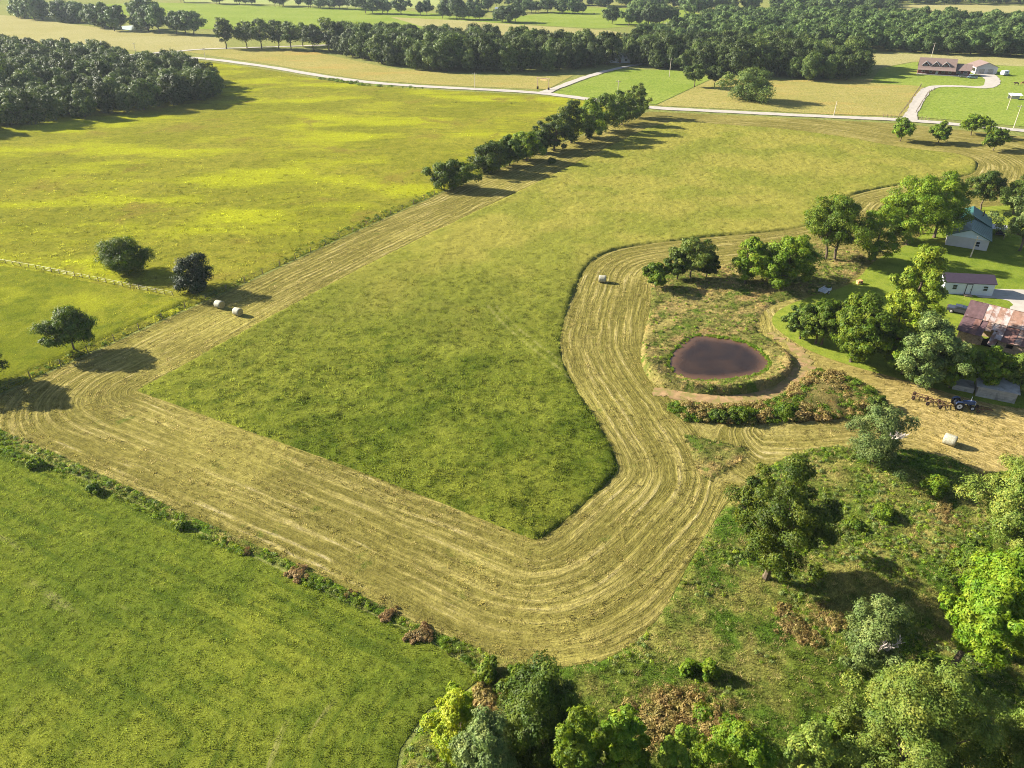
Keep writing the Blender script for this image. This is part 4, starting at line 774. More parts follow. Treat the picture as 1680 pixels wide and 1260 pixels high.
# tractor
x, y = g(1575, 669); t = thing('tractor', 'small old blue tractor with pale wheel rims at the mown yard edge', 'tractor', (x, y, .05), radians(-10)); M_BLUE = plain('faded_blue_paint', rgb(62, 78, 112), .5, .15, 3); 
MB().box(.1, 1.75, -.28, .28, .75, 1.28).obj('hood', M_BLUE, t, bevel=.06); MB().box(-.75, .4, -.22, .22, .5, .85).obj('chassis', M_DARK, t, bevel=.03); MB().box(1.76, 1.84, -.26, .26, .72, 1.22).obj('grille', M_WHITE, t)
for sy in (-.72, .72):
    wheel(t, -.55, sy, .66, .36, M_WHITE, 'rear_wheel'); wheel(t, 1.4, sy*.85, .36, .2, M_WHITE, 'front_wheel')
    f = MB(); P = [(-.55+.76*cos(a), .66+.76*sin(a)) for a in np.linspace(.35, 2.5, 8)]
    for k in range(7): f.slab([(P[k][0], sy-.2, P[k][1]), (P[k][0], sy+.2, P[k][1]), (P[k+1][0], sy+.2, P[k+1][1]), (P[k+1][0], sy-.2, P[k+1][1])], .03)
    f.obj('fender', M_BLUE, t); MB().box(1.3, 1.5, min(0, sy*.85), max(0, sy*.85), .32, .42).obj('axle', M_DARK, t)
MB().tube([(-.55, -.75, .66), (-.55, .75, .66)], .1, 8).obj('rear_axle', M_DARK, t)
st = MB().box(-.75, -.35, -.22, .22, 1.0, 1.08).obj('seat', M_BLACK, t, bevel=.02); MB().box(-.8, -.72, -.22, .22, 1.06, 1.45).obj('seat_back', M_BLACK, st, bevel=.02); MB().box(-.6, -.5, -.05, .05, .8, 1.0).obj('seat_post', M_DARK, st)
MB().tube([(.1, 0, 1.2), (-.12, 0, 1.5)], .03, 6).obj('steering_column', M_DARK, t); MB().tube([(-.12+.2*cos(a)*.6, .2*sin(a), 1.5+.2*cos(a)*.8) for a in np.linspace(0, 2*pi, 13)], .02, 5).obj('steering_wheel', M_BLACK, t)
MB().tube([(1.2, .12, 1.25), (1.2, .12, 1.95)], .045, 8).obj('exhaust', M_WHITE, t)
# old implements
def rake(label, px, py, rz, seed, L=3.2, W_=1.7):
    x, y = g(px, py); t = thing('hay_rake', label, 'farm implement', (x, y, .06), rz, 'rusty implements beside the tractor'); t.scale = (.72, .8, .9); rg = np.random.default_rng(seed)
    fr = MB(); fr.tube([(0, -W_/2, .55), (L, -W_*.2, .8), (L+.9, 0, .5)], .06, 6); fr.tube([(0, W_/2, .55), (L, W_*.2, .8), (L+.9, 0, .5)], .06, 6)
    for k in range(4): q = k/3.6; fr.tube([(L*q, -W_/2*(1-.6*q), .55+.25*q), (L*q, W_/2*(1-.6*q), .55+.25*q)], .05, 6)
    fr.obj('frame', M_RUSTIRON, t)
    for k in range(9):
        a = (k+.5)/9*L*.8; sy = (-1)**k*W_*.3; MB().tube([(a, sy, .62), (a-.15, sy*1.1, .35), (a-.35, sy*1.15, .02)], .03, 5).obj('tine', M_RUSTIRON, t)
    for sy in (-W_*.6, W_*.6): wheel(t, .3, sy, .36, .12, M_RUSTIRON)
    MB().tube([(L*.4, 0, .7), (L*.35, .1, 1.35)], .035, 5).obj('lever', M_RUSTIRON, t)
rake('rusty implement with tines at the far end of the machinery row', 1496, 652, radians(-32), 1)
rake('rusty implement in the middle of the machinery row', 1518, 661, radians(-24), 2, 2.6)
rake('yellowish rusty implement hitched close behind the tractor', 1538, 666, radians(-22), 3, 2.8, 2.0)
rake('rusty implement in weeds ahead of the tractor', 1600, 674, radians(-22), 4, 2.2, 1.5)
# bales
def net_wrap():
    m, nt, p = new_mat('bale_net_wrap'); n = N(nt); tc = n.new('ShaderNodeTexCoord').outputs['Object']; o = n.xyz(tc)
    f = n.noise(14, n.vec(n.math('MULTIPLY', o[0], .25), o[1], o[2]), det=4); c = n.mix(n.ramp(f, .35, .65), rgb(158, 156, 140), rgb(130, 124, 98)); n.put(p.inputs['Base Color'], c); p.inputs['Roughness'].default_value = .7
    n.put(p.inputs['Normal'], n.bump(n.noise(9, tc, det=4), .05)); return m
M_NET = net_wrap(); M_HAYEND = plain('cut_hay', rgb(150, 134, 86), .95, .35, 9, .05, bump=.05)
rb = np.random.default_rng(3)
V = []; prof = [(-.77, .30), (-.77, .62), (-.75, .74), (-.70, .79), (-.35, .81), (0, .80), (.35, .81), (.70, .79), (.75, .74), (.77, .62), (.77, .30)]
side = MB(); nn_ = 28
for (xx, r_) in prof[2:9]: V += [(xx, r_*cos(q)*(1+.01*rb.normal()), .78+r_*sin(q)*(.985 if sin(q) < -.5 else 1)) for q in np.linspace(0, 2*pi, nn_, endpoint=False)]
side.add(V, [(i*nn_+k, i*nn_+(k+1) % nn_, (i+1)*nn_+(k+1) % nn_, (i+1)*nn_+k) for i in range(6) for k in range(nn_)]); me_side = side.mesh('net_wrap', M_NET, True)
ends = []
for sg in (-1, 1):
    e = MB(); V = [(sg*.79, 0, .78)]
    for ri, xx in ((.2, .80), (.4, .77), (.6, .78), (.74, .752)): V += [(sg*(xx+.012*rb.normal()), ri*cos(q), .78+ri*sin(q)) for q in np.linspace(0, 2*pi, nn_, endpoint=False)]
    F = [(0, 1+k, 1+(k+1) % nn_) for k in range(nn_)]+[(1+i*nn_+k, 1+(i+1)*nn_+k, 1+(i+1)*nn_+(k+1) % nn_, 1+i*nn_+(k+1) % nn_) for i in range(3) for k in range(nn_)]
    ends.append(e.add(V, F).mesh('bale_end', M_HAYEND))
for px, py, a, s_, lb in ((361, 505, -28, 1.0, 'white net-wrapped round bale nearer the cedar of the close pair'), (391, 517, -28, .98, 'white net-wrapped round bale of the pair lying farther from the cedar'), (988, 463, -12, 1.0, 'round bale alone on the mown loop above the pond'), (1556, 729, -42, 1.05, 'round bale lying alone on the dry mown yard near the tractor')):
    x, y = g(px, py); t = thing('hay_bale', lb, 'hay bale', (x, y, .03), radians(a), 'round hay bales'); t.scale = (s_*.98, s_*.92, s_*.92); link('net_wrap', me_side, t); [link('bale_end', e, t) for e in ends]
# small yard things
x, y = g(1352, 481); t = thing('lawn_trailer', 'pale slatted garden trailer on the shaded lawn beside broad dark trees', 'trailer', (x, y, .08), radians(42)); fr = MB()
for sy in (-.7, .7): fr.box(-1.3, 1.3, sy-.05, sy+.05, .45, .55); fr.box(-1.3, 1.3, sy-.03, sy+.03, .9, .98)
fr.obj('frame', M_WHITE, t)
for k in range(7): MB().box(-1.25+k*.4, -1.05+k*.4, -.74, .74, .55, .6).obj('slat', M_WHITE, t); [MB().box(-1.22+k*.4, -1.14+k*.4, sy-.035, sy+.035, .55, .9).obj('rail_post', M_WHITE, t) for sy in (-.7, .7)]
for sy in (-.86, .86): wheel(t, 0, sy, .32, .18, M_WHITE)
MB().tube([(1.25, 0, .5), (2.2, 0, .35)], .05, 6).obj('drawbar', M_WHITE, t)
x, y = g(1409, 466); t = thing('garden_cart', 'small rusty orange cart at the edge of the tree shade', 'cart', (x, y, .08), radians(20)); M_OR = plain('faded_orange', rgb(206, 140, 96), .6, .2, 3)
MB().box(-.6, .6, -.4, .4, .4, .75).obj('tub', M_OR, t, bevel=.05); [wheel(t, .2, sy, .28, .1, M_OR) for sy in (-.48, .48)]; MB().tube([(-.6, 0, .6), (-1.3, 0, .95)], .03, 6).obj('handle', M_OR, t); MB().box(-.5, -.42, -.3, .3, .02, .4).obj('rest', M_OR, t)
x, y = g(1647, 124); t = thing('camper', 'small white camper parked on the grass beside the garage', 'camper', (x, y, .1), radians(30))
bm_ = MB().prism([(-1.1, .5), (1.1, .5), (1.1, 2.0), (.9, 2.4), (-.9, 2.4), (-1.1, 2.0)], -2.2, 2.2).obj('body', M_WHITE, t, bevel=.1); [wheel(t, 0, sy, .34, .2, M_WALLGREY) for sy in (-1.05, 1.05)]; MB().tube([(2.2, 0, .5), (3.3, 0, .45)], .05, 6).obj('drawbar', M_DARK, t); window(t, 0, -1.1, 1.3, 1.2, .6)
x, y = g(1664, 163); t = thing('shelter', 'white flat-roofed livestock shelter in the homestead pasture', 'shelter', (x, y, .1), radians(-12)); MB().slab([(-2.6, -1.6, 1.7), (2.6, -1.6, 1.7), (2.6, 1.6, 2.3), (-2.6, 1.6, 2.3)], .08).obj('roof', M_WHITE, t); MB().box(-2.4, 2.4, 1.3, 1.4, 0, 2.1).obj('back_wall', M_WALLGREY, t)
for sx in (-2.4, 2.3): MB().box(sx, sx+.1, -1.4, -1.3, 0, 1.65).obj('post', M_WOOD, t)
# gate arch over the entrance drive
a, b = g(882, 146), g(900, 148); t = thing('gate_arch', 'timber ranch gateway arch with hanging sign over the entrance drive', 'gateway', (a[0], a[1], .1), atan2(b[1]-a[1], b[0]-a[0])); w_ = float(np.linalg.norm(b-a))
for x_ in (0, w_): MB().tube([(x_, 0, 0), (x_, 0, 4.8)], .17, 8).obj('post', M_WOOD, t); MB().box(x_-.35, x_+.35, -.35, .35, 0, 1.1).obj('pier', M_DARK, t, bevel=.04)
MB().tube([(-.6, 0, 4.9), (w_+.6, 0, 4.9)], .17, 8).obj('crossbeam', M_WOOD, t); MB().box(w_*.25, w_*.8, -.04, .04, 3.9, 4.6).obj('hanging_sign', plain('sign_board', rgb(190, 160, 110), .8, .1), t)
# utility poles
M_POLE = plain('pole_wood', rgb(176, 164, 148), .9, .15, 2.0, .1)
for px, py, pt, arm, lb in ((779, 146, 119, 1, 'thin utility pole beside the gravel road at the dry hay field'), (1368, 189, 166, 0, 'pale leaning marker pole beside the gravel road at the roadside hay field'), (1012, 170, 131, 1, 'white pole rising behind the road-end fence-row trees'), (1525, 104, 70, 1, 'utility pole standing behind the homestead roof'), (1652, 180, 152, 0, 'pale pole beside the livestock shelter'), (1662, 212, 172, 1, 'tall utility pole beside the gravel road near the young trees'), (1592, 422, 388, 1, 'slim pole before the gable window of the green-roofed house'), (337, 97, 78, 1, 'utility pole at the bend of the gravel road'), (226, 100, 70, 1, 'utility pole behind the dark wood'), (1098, 126, 95, 1, 'pale pole before the wood at the entrance lawn')):
    x, y = g(px, py); H = height_at(px, py, pt); t = thing('utility_pole', lb, 'pole', (x, y, 0), radians(-20)); MB().tube([(0, 0, -.3), (.1, 0, H)], [.15, .1], 8).obj('shaft', M_POLE, t)
    if arm: MB().box(-1.0, 1.2, -.06, .06, H-.7, H-.56).obj('crossarm', M_POLE, t); [MB().tube([(sx, 0, H-.56), (sx, 0, H-.38)], .05, 6).obj('insulator', M_WHITE, t) for sx in (-.85, 1.05)]
# fences
M_POST = plain('fence_post_wood', rgb(112, 98, 80), .9, .3, 4.0, .1); M_WIRE = plain('fence_wire', rgb(120, 118, 112), .5, .1, 4.0, .4, .6)
def fence(label, pts, step, seed, h=1.25, r=.07):
    rg = np.random.default_rng(seed); P = G(pts); seg = np.linalg.norm(np.diff(P, axis=0), axis=1); cum = np.r_[0, np.cumsum(seg)]; s_ = np.arange(0, cum[-1], step)
    X = np.interp(s_, cum, P[:, 0]); Y = np.interp(s_, cum, P[:, 1]); o = thing('wire_fence', label, 'fence', (X[0], Y[0], 0)); pm = [MB().tube([(0, 0, -.1), (.02*k, .015, h*(.9+.1*k))], [r*1.1, r], 6).mesh('post', M_POST) for k in range(3)]
    for x_, y_ in zip(X, Y):
        q = link('post', pm[rg.integers(3)], o); q.location = (x_-X[0], y_-Y[0], 0); q.rotation_euler = (rg.normal()*.05, rg.normal()*.05, rg.uniform(0, 6))
    for z_ in (.45, .8, 1.12): MB().tube([(x_-X[0], y_-Y[0], z_*h/1.25) for x_, y_ in zip(X, Y)], .012, 3).obj('wire', M_WIRE, o)
fence('post and wire fence crossing the yellow-flowered meadow', [(-60, 422), (0, 433), (70, 445), (150, 461), (220, 475), (292, 489)], 2.2, 1, 1.3, .06)
fence('wire fence along the mown hay strip below the fence-row trees', [(-60, 668), (0, 645), (130, 586), (260, 527), (390, 469), (560, 389), (720, 316), (900, 241), (1056, 181)], 5.0, 2, 1.3)
fence('wire fence along the homestead pasture beside its drive', [(1502, 186), (1512, 170), (1522, 155), (1534, 148)], 3.0, 3, 1.4, .09)
fence('wire fence between roadside hay field and homestead drive verge', [(1474, 192), (1490, 172), (1505, 150), (1511, 141)], 3.0, 4, 1.4, .09)
fence('short row of posts at the roadside field corner', [(1449, 193), (1474, 194)], 1.4, 5, 1.4, .1)
fence('short row of posts at the homestead pasture corner', [(1505, 196), (1527, 199)], 1.4, 6, 1.5, .1)
# livestock
def animal(label, px, py, rz, col, name, group=None):
    x, y = g(px, py); me = bpy.data.meshes.new('body')
    V = [(0, 0, 1.05), (.45, 0, 1.08), (.8, 0, 1.1), (1.1, 0, 1.25), (1.35, 0, 1.2), (1.55, 0, 1.05), (-.45, 0, 1.08), (-.8, 0, 1.1), (-.98, 0, .8), (-1.0, 0, .45)]
    E = [(0, 1), (1, 2), (2, 3), (3, 4), (4, 5), (0, 6), (6, 7), (7, 8), (8, 9)]; Rr = [.36, .36, .32, .2, .17, .1, .36, .3, .04, .03]
    for (bx, ji) in ((.7, 2), (-.75, 7)):
        for sy in (-.22, .22):
            b = len(V); k = -.08 if bx < 0 else 0.0; V += [(bx, sy, .8), (bx+k, sy, .42), (bx, sy, .04)]; E += [(ji, b), (b, b+1), (b+1, b+2)]; Rr += [.15, .08, .07]
    me.from_pydata(V, E, []); me.materials.append(plain('hide', col, .8, .2, 2)); t = thing(name, label, name, (x, y, .08), rz, group); o = link('body', me, t)
    md = o.modifiers.new('Skin', 'SKIN'); o.modifiers.new('Sub', 'SUBSURF').levels = 1
    for i, sv in enumerate(me.skin_vertices[0].data): sv.radius = (Rr[i], Rr[i]); sv.use_root = (i == 0)
    for sy in (-.15, .15): MB().tube([(1.3, sy*.8, 1.32), (1.27, sy*1.7, 1.4)], [.06, .02], 5).obj('ear', me.materials[0], t)
animal('dark brown horse grazing in the homestead pasture', 1667, 140, radians(170), rgb(70, 48, 40), 'horse', 'horses behind the garage'); animal('chestnut horse standing at the homestead pasture edge', 1677, 139, radians(10), rgb(120, 78, 54), 'horse', 'horses behind the garage')
for i, (a, b) in enumerate([(998, 20), (1006, 17), (1021, 23), (975, 24), (1125, 22)]): animal('dark cow grazing in the bright far pasture', a, b, i*1.3, rgb(46, 38, 34), 'cow', 'cows in the far pasture')

# ------------------------------------------------------------------ grass, weeds and hay as scattered stuff
def tuft(name, mat, seed, n, h, spread, w, flop=.5):
    rg = np.random.default_rng(seed); V = []; F = []
    for i in range(n):
        a = rg.uniform(0, 6.28); r = spread*rg.random()**.7; bx, by = r*cos(a), r*sin(a); hh = h*rg.uniform(.6, 1.15); fl = flop*hh*rg.uniform(.2, 1); dx, dy = cos(a+rg.normal()*.6)*fl, sin(a+rg.normal()*.6)*fl
        q = rg.uniform(0, 6.28); wx, wy = cos(q)*w, sin(q)*w; b = len(V)
        V += [(bx-wx, by-wy, -.03), (bx+wx, by+wy, -.03), (bx+dx*.4+wx*.7, by+dy*.4+wy*.7, hh*.6), (bx+dx*.4-wx*.7, by+dy*.4-wy*.7, hh*.6), (bx+dx, by+dy, hh)]
        F += [(b, b+1, b+2, b+3), (b+3, b+2, b+4)]
    return bpy.data.objects.new(name, mesh_np(name, np.array(V), F, mat))
def leafclump(name, mat, seed, n, h, rad, ls):
    rg = np.random.default_rng(seed); C = np.array([[0, 0, h*.45]]); return bpy.data.objects.new(name, crown_mesh(name, rg, C, np.array([rad]), n, ls, mat, flat=h*.55/rad, aspect=1.7, fill=.1))
def scatter(name, pts, z, scl, idx, temps, label, cat, rot=None):
    n = len(pts); rg = np.random.default_rng(n); me = bpy.data.meshes.new(name); me.vertices.add(n); me.vertices.foreach_set('co', np.column_stack([pts, z]).astype(np.float32).ravel())
    a = me.attributes.new('rot', 'FLOAT_VECTOR', 'POINT'); a.data.foreach_set('vector', (rot if rot is not None else np.column_stack([rg.normal(size=n)*.08, rg.normal(size=n)*.08, rg.uniform(0, 6.28, n)])).astype(np.float32).ravel())
    a = me.attributes.new('scl', 'FLOAT', 'POINT'); a.data.foreach_set('value', scl.astype(np.float32))
    a = me.attributes.new('idx', 'INT', 'POINT'); a.data.foreach_set('value', idx.astype(np.int32))
    o = link(name, me); tag(o, label, cat, kind='stuff')
    ng = bpy.data.node_groups.new(name+'_scatter', 'GeometryNodeTree'); ng.interface.new_socket('Geometry', in_out='INPUT', socket_type='NodeSocketGeometry'); ng.interface.new_socket('Geometry', in_out='OUTPUT', socket_type='NodeSocketGeometry')
    ni = ng.nodes.new('NodeGroupInput'); no = ng.nodes.new('NodeGroupOutput'); ip = ng.nodes.new('GeometryNodeInstanceOnPoints'); jn = ng.nodes.new('GeometryNodeJoinGeometry')
    for tobj in reversed(temps):          # the join lists its inputs last first
        oi = ng.nodes.new('GeometryNodeObjectInfo'); oi.inputs['Object'].default_value = tobj; oi.inputs['As Instance'].default_value = True; ng.links.new(oi.outputs['Geometry'], jn.inputs[0])
    def na(nm, ty):
        q = ng.nodes.new('GeometryNodeInputNamedAttribute'); q.data_type = ty; q.inputs[0].default_value = nm; return q.outputs[0]
    er = ng.nodes.new('FunctionNodeEulerToRotation'); ng.links.new(na('rot', 'FLOAT_VECTOR'), er.inputs[0])
    ng.links.new(ni.outputs[0], ip.inputs['Points']); ng.links.new(jn.outputs[0], ip.inputs['Instance']); ip.inputs['Pick Instance'].default_value = True
    ng.links.new(na('idx', 'INT'), ip.inputs['Instance Index']); ng.links.new(er.outputs[0], ip.inputs['Rotation']); ng.links.new(na('scl', 'FLOAT'), ip.inputs['Scale']); ng.links.new(ip.outputs[0], no.inputs[0])
    o.modifiers.new('scatter', 'NODES').node_group = ng
    return o
def fill(poly, dens, seed, fade=None, keep=None, edge=0.05):
    """random points in a field; density in points per square metre, thinning with `fade`"""
    rg = np.random.default_rng(seed); lo, hi = poly.min(0), poly.max(0); area = (hi[0]-lo[0])*(hi[1]-lo[1]); n = int(area*dens); P = rg.uniform(lo, hi, (n, 2))
    px, py = to_px(P[:, 0], np.maximum(P[:, 1], 1)); P = P[(px > -60) & (px < 1740) & (py < 1330) & (P[:, 1] > 20)]
    if fade is not None: P = P[rg.random(len(P)) < fade(P)]
    d, _ = sdf(P, poly); P = P[d > edge]
    if keep is not None: P = P[keep(P)]
    return P
def zmead(P): d, _ = sdf(P, MEADOW); x, y = P.T; return sstep(0, .5, d)*(.4+.34*nz(x, y, 5, .8)+.5*nz(x, y, 8, .12))-.06
def zrough(P): d, _ = sdf(P, ROUGH); x, y = P.T; return sstep(0, .7, d)*(.28+.42*nz(x, y, 21, .7)+.8*nz(x, y, 22, .12))-.08
def zgreen(P): d, _ = sdf(P, GREENF); x, y = P.T; return sstep(0, .6, d)*(.12+.1*nz(x, y, 11, 1.1)+.15*nz(x, y, 12, .15))-.04
def rs(n, a, b, s): return np.random.default_rng(s).uniform(a, b, n)
def ri(n, k, s): return np.random.default_rng(s).integers(0, k, n)

B_MEADOW = meadow_colour_fix(blade_mat('meadow_blades', *C_MEADOW['a'], **C_MEADOW['k']))
T = [tuft('meadow_tuft', B_MEADOW, 900+i, 12, .3, .32, .03, .9) for i in range(5)]
P = fill(MEADOW, 3.4, 901, lambda P: np.clip(1.5-P[:, 1]/110, .03, 1), keep=lambda P: np.minimum(seg_near(P, TRACK1, False)[0], seg_near(P, TRACK2, False)[0]) > .4); scatter('meadow_grass', P, zmead(P), rs(len(P), .6, 1.3, 1)*(.55+.9*fbm(P[:, 0]*.35, P[:, 1]*.35, 77)), ri(len(P), 5, 2), T, 'tall green grass of the unmown meadow', 'grass')
B_GREEN = blade_mat('green_field_blades', *C_GREEN['a'], **C_GREEN['k'])
T = [tuft('field_tuft', B_GREEN, 910+i, 12, .17, .26, .022, 1.2) for i in range(4)]
P = fill(GREENF, 7.5, 902, lambda P: np.clip(1.4-P[:, 1]/150, .2, 1)); scatter('field_grass', P, zgreen(P), rs(len(P), .6, 1.3, 3), ri(len(P), 4, 4), T, 'short thick grass of the green field', 'grass')
B_ROUGH = blade_mat('rough_blades', *C_ROUGH['a'], **C_ROUGH['k']); B_STRAW = blade_mat('straw_blades', A(196, 172, 106), A(210, 190, 128), A(170, 150, 90))
T = [tuft('rough_tuft', B_ROUGH, 920+i, 14, .32, .34, .03, 1.0) for i in range(4)]+[tuft('straw_tuft', B_STRAW, 925, 14, .36, .34, .022, .9)]+[leafclump('weed_clump_model', LEAF['weed'], 930+i, 60, .45, .38, .12) for i in range(2)]+[leafclump('dark_weed_model', LEAF['grey'], 933, 70, .5, .42, .13)]
P = fill(ROUGH, 12.0, 903, lambda P: np.clip(1.35-P[:, 1]/150, .3, 1)); k = np.random.default_rng(5); w = fbm(P[:, 0]*.16, P[:, 1]*.16, 88); u = k.random(len(P)); idx = np.where(u < .58, ri(len(P), 4, 6), np.where(u < .72, 4, np.where(w+.3*(u-.85) > .48, 5+ri(len(P), 3, 7), ri(len(P), 4, 8))))
scatter('rough_grass', P, zrough(P), rs(len(P), .4, 1.05, 9)*np.where(idx > 4, .8, 1), idx, T, 'tangled grass and weeds of the rough pasture', 'grass')
# weedy border between the green field and the hay strip
BORDER = G([(-200, 632), (-100, 668), (0, 712), (200, 802), (440, 912), (570, 975), (700, 1037), (800, 1078), (868, 1092), (830, 1130), (785, 1122), (770, 1098), (700, 1056), (570, 996), (440, 932), (320, 882), (200, 826), (90, 780), (0, 748), (-200, 660)])
T2 = [leafclump('border_weed_model', LEAF['weed'], 940+i, 80, .5, .5, .12) for i in range(3)]+[leafclump('border_dark_model', LEAF['mid'], 944+i, 80, .55, .5, .12) for i in range(2)]+[tuft('border_tuft', B_ROUGH, 947, 14, .5, .3, .03, .7)]
P = fill(BORDER, 5.5, 904); P = P[fbm(P[:, 0]*.22, P[:, 1]*.22, 191)+.3*np.random.default_rng(66).random(len(P)) > .52]; w = fbm(P[:, 0]*.12, P[:, 1]*.12, 91); u = np.random.default_rng(6).random(len(P)); idx = np.where(w+.25*(u-.5) > .47, ri(len(P), 3, 10), np.where(u < .25, 3+ri(len(P), 2, 11), 5)); scatter('border_weeds', P, np.zeros(len(P))+.08, rs(len(P), .2, .75, 12), idx, T2, 'bright leafy weeds along the field border', 'weeds')
# pond bank, weed bank, wedge
T3 = [tuft('bank_tuft', blade_mat('bank_blades', *C_BANK['a'], **C_BANK['k']), 950+i, 14, .5, .3, .03, .7) for i in range(3)]+[tuft('bank_straw', B_STRAW, 955, 14, .5, .3, .025, .7), leafclump('bank_weed_model', LEAF['weed'], 956, 60, .4, .35, .14)]
P = fill(BANK, 4.0, 905, keep=lambda P: sdf(P, POND)[0] < -.4); d, _ = sdf(P, BANK); scatter('bank_grass', P, bank_z(P[:, 0], P[:, 1], d)-.05, rs(len(P), .35, .85, 13), np.where(np.random.default_rng(8).random(len(P)) < .7, ri(len(P), 3, 14), np.where(np.random.default_rng(88).random(len(P)) < .75, 3, 4)), T3, 'shaggy grass on the pond bank', 'grass')
rq = np.random.default_rng(31); k_ = rq.integers(0, len(POND), 900); P = POND[k_]+(POND[k_]-POND.mean(0))*(rq.uniform(.02, .13, 900)*np.where(POND[k_][:, 0] < POND[:, 0].mean(), 1, .45))[:, None]+rq.normal(size=(900, 2))*.25; d, _ = sdf(P, BANK)
scatter('pond_rim_plants', P, np.full(len(P), .1), rs(len(P), .35, .75, 32), ri(len(P), 2, 33), [leafclump('rim_plant_model', LEAF['bright'], 957+i, 50, .4, .4, .13) for i in range(2)], 'bright green water-edge plants round the muddy pond', 'plants')
T4 = [leafclump('brown_weed_model', LEAF['brown'], 960+i, 80, .8, .55, .16) for i in range(2)]+T2[:1]+T2[3:5]+T3[:1]
P = fill(WEEDB, 3.2, 906); w = fbm(P[:, 0]*.14, P[:, 1]*.14, 95); px, py = to_px(P[:, 0], P[:, 1]); br = sstep(1230, 1330, px)*.22; u = np.random.default_rng(9).random(len(P)); idx = np.where(w+br-.2+.3*(u-.5) > .53, ri(len(P), 2, 16), np.where(u < .8, 2+ri(len(P), 3, 17), 5)); d, _ = sdf(P, WEEDB)
scatter('bank_weeds', P, sstep(0, 1.5, d)*.5, rs(len(P), .5, 1.3, 18), idx, T4, 'brown and green weeds on the bank below the pond', 'weeds')
P = fill(WEDGE, 4.0, 907); scatter('wedge_weeds', P, np.zeros(len(P))+.15, rs(len(P), .4, 1.0, 19), ri(len(P), 4, 20), T3, 'weedy grass left in a wedge of the mown hay', 'weeds')
# flower meadow, paddock and the unmown fence edge
B_FLOWER = blade_mat('flower_meadow_blades', *C_FLOWER['a'], **C_FLOWER['k']); T5 = [tuft('flower_tuft', B_FLOWER, 970+i, 12, .4, .5, .05, 1.0) for i in range(4)]
P = fill(FLOWER, .5, 908, lambda P: np.clip(1.5-P[:, 1]/170, .02, 1)); d, _ = sdf(P, FLOWER); scatter('flower_meadow_grass', P, sstep(0, 1.2, d)*(.28+.25*nz(P[:, 0], P[:, 1], 31, .5)+.4*nz(P[:, 0], P[:, 1], 32, .08))-.08, rs(len(P), .6, 1.3, 21), ri(len(P), 4, 22), T5, 'grass and yellow flowers of the open meadow', 'grass')
EDGE = G([(-60, 672), (0, 648), (130, 588), (390, 471), (560, 391), (720, 318), (900, 242), (1060, 181.5), (1058, 178), (895, 236), (715, 309), (555, 380), (384, 459), (126, 574), (0, 632), (-60, 655)])
P = fill(EDGE, 3.0, 909); P = P[fbm(P[:, 0]*.15, P[:, 1]*.15, 192)+.3*np.random.default_rng(67).random(len(P)) > .55]; scatter('fence_edge_weeds', P, np.zeros(len(P))+.1, rs(len(P), .35, .9, 23), np.where(np.random.default_rng(10).random(len(P)) < .75, ri(len(P), 4, 24), 4+ri(len(P), 2, 25)), T5+[T2[0], T2[3]], 'uncut weeds along the hay strip fence', 'weeds')
# dry brown weeds spreading round the clumps
DRY = [G([(1005, 1150), (1080, 1125), (1150, 1120), (1190, 1140), (1225, 1180), (1190, 1215), (1130, 1205), (1070, 1215), (1030, 1190)]), G([(1250, 1005), (1310, 1000), (1370, 985), (1385, 1020), (1350, 1045), (1290, 1040)]), G([(1520, 825), (1560, 835), (1600, 870), (1570, 875), (1530, 850)]), G([(770, 1125), (830, 1112), (860, 1130), (810, 1165), (785, 1160)])]
P = np.vstack([fill(chaikin(q, 2), 9.0, 913+i) for i, q in enumerate(DRY)])
scatter('dry_weeds', P, zrough(P), rs(len(P), .35, .9, 41), ri(len(P), 7, 42), [leafclump('dry_weed_model', LEAF['brown'], 990+i, 60, .45, .45, .08) for i in range(3)]+[tuft('dry_tuft', B_STRAW, 995+i, 14, .45, .3, .02, .8) for i in range(2)]+[tuft('green_tuft', B_ROUGH, 997, 14, .4, .3, .03, .8), leafclump('green_weed_model', LEAF['weed'], 998, 60, .4, .4, .1)], 'dry orange-brown weeds in patches of the rough pasture', 'weeds')
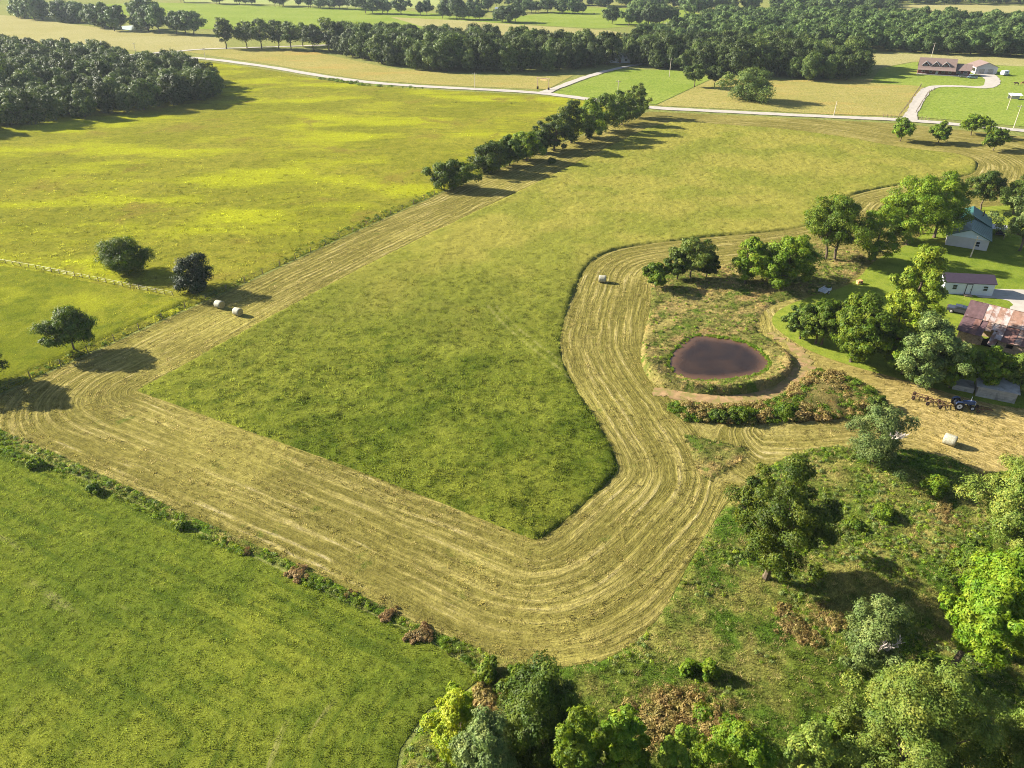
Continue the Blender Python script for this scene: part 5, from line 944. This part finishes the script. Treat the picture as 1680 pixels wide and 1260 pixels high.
# loose hay and stubble on the mown ground
T6 = [tuft('stubble_tuft', blade_mat('stubble_blades', A(150, 140, 60), A(184, 166, 92), A(120, 122, 46)), 980+i, 10, .14, .3, .03, 1.6) for i in range(3)]+[tuft('hay_wisp', B_STRAW, 985, 14, .1, .4, .03, 2.5)]
P = fill(MOWN, 2.6, 911, lambda P: np.clip(1.2-P[:, 1]/190, .0, 1), keep=lambda P: (sdf(P, MEADOW)[0] < -.2) & (sdf(P, BANK)[0] < 0) & (sdf(P, LAWN)[0] < 0) & (sdf(P, WEEDB)[0] < 0)); m_ = mow_dist(P, None); rw = vnoise(m_*1.0, P[:, 0]*.1+P[:, 1]*.07, 44); P = P[rw > .42]
scatter('hay_stubble', P, np.full(len(P), .02), rs(len(P), .6, 1.4, 26), np.where(np.random.default_rng(11).random(len(P)) < .8, ri(len(P), 3, 27), 3), T6, 'cut stubble and loose hay on the mown strip', 'hay')
# the far woods, read as one mass of crowns
Q = np.vstack(REST); mods = W1+W2; rg = np.random.default_rng(77); ii = np.where(Q[:, 2] < 5, rg.integers(0, len(W1), len(Q)), len(W1)+rg.integers(0, len(W2), len(Q))); az = rg.uniform(0, 6.28, len(Q)); rt = np.column_stack([az*0, az*0, az])
tmp = [bpy.data.objects.new('wood_model', m) for pr in mods for m in pr]
scatter('distant_wood', np.vstack([Q[:, :2]]*2), np.zeros(2*len(Q)), np.r_[Q[:, 3], Q[:, 3]], np.r_[2*ii, 2*ii+1], tmp, 'distant hazy woods merging into one mass of crowns behind the homestead', 'woods', np.vstack([rt]*2))
# roadside scrub
RS = G([(520, 131), (560, 137), (600, 142), (640, 145), (700, 147), (700, 145.5), (640, 143), (600, 139.5), (560, 133.5), (520, 128)])
P = fill(RS, .35, 912); scatter('roadside_scrub', P, np.full(len(P), .05), rs(len(P), 1.2, 2.6, 28), ri(len(P), 5, 29), T2[:5], 'low green scrub along the gravel road', 'scrub')

# ------------------------------------------------------------------ the air
hz = bpy.data.materials.new('haze_air'); hz.use_nodes = True; nt = hz.node_tree; nt.nodes.clear(); vo = nt.nodes.new('ShaderNodeVolumePrincipled'); vo.inputs['Color'].default_value = (.78, .88, 1, 1); vo.inputs['Density'].default_value = .00006; vo.inputs['Anisotropy'].default_value = .2
om = nt.nodes.new('ShaderNodeOutputMaterial'); nt.links.new(vo.outputs[0], om.inputs['Volume'])
tag(MB().box(-3700, 3700, -500, 7300, -1.2, 64).obj('haze', hz), 'thin morning haze hanging over the fields', 'haze', kind='stuff')
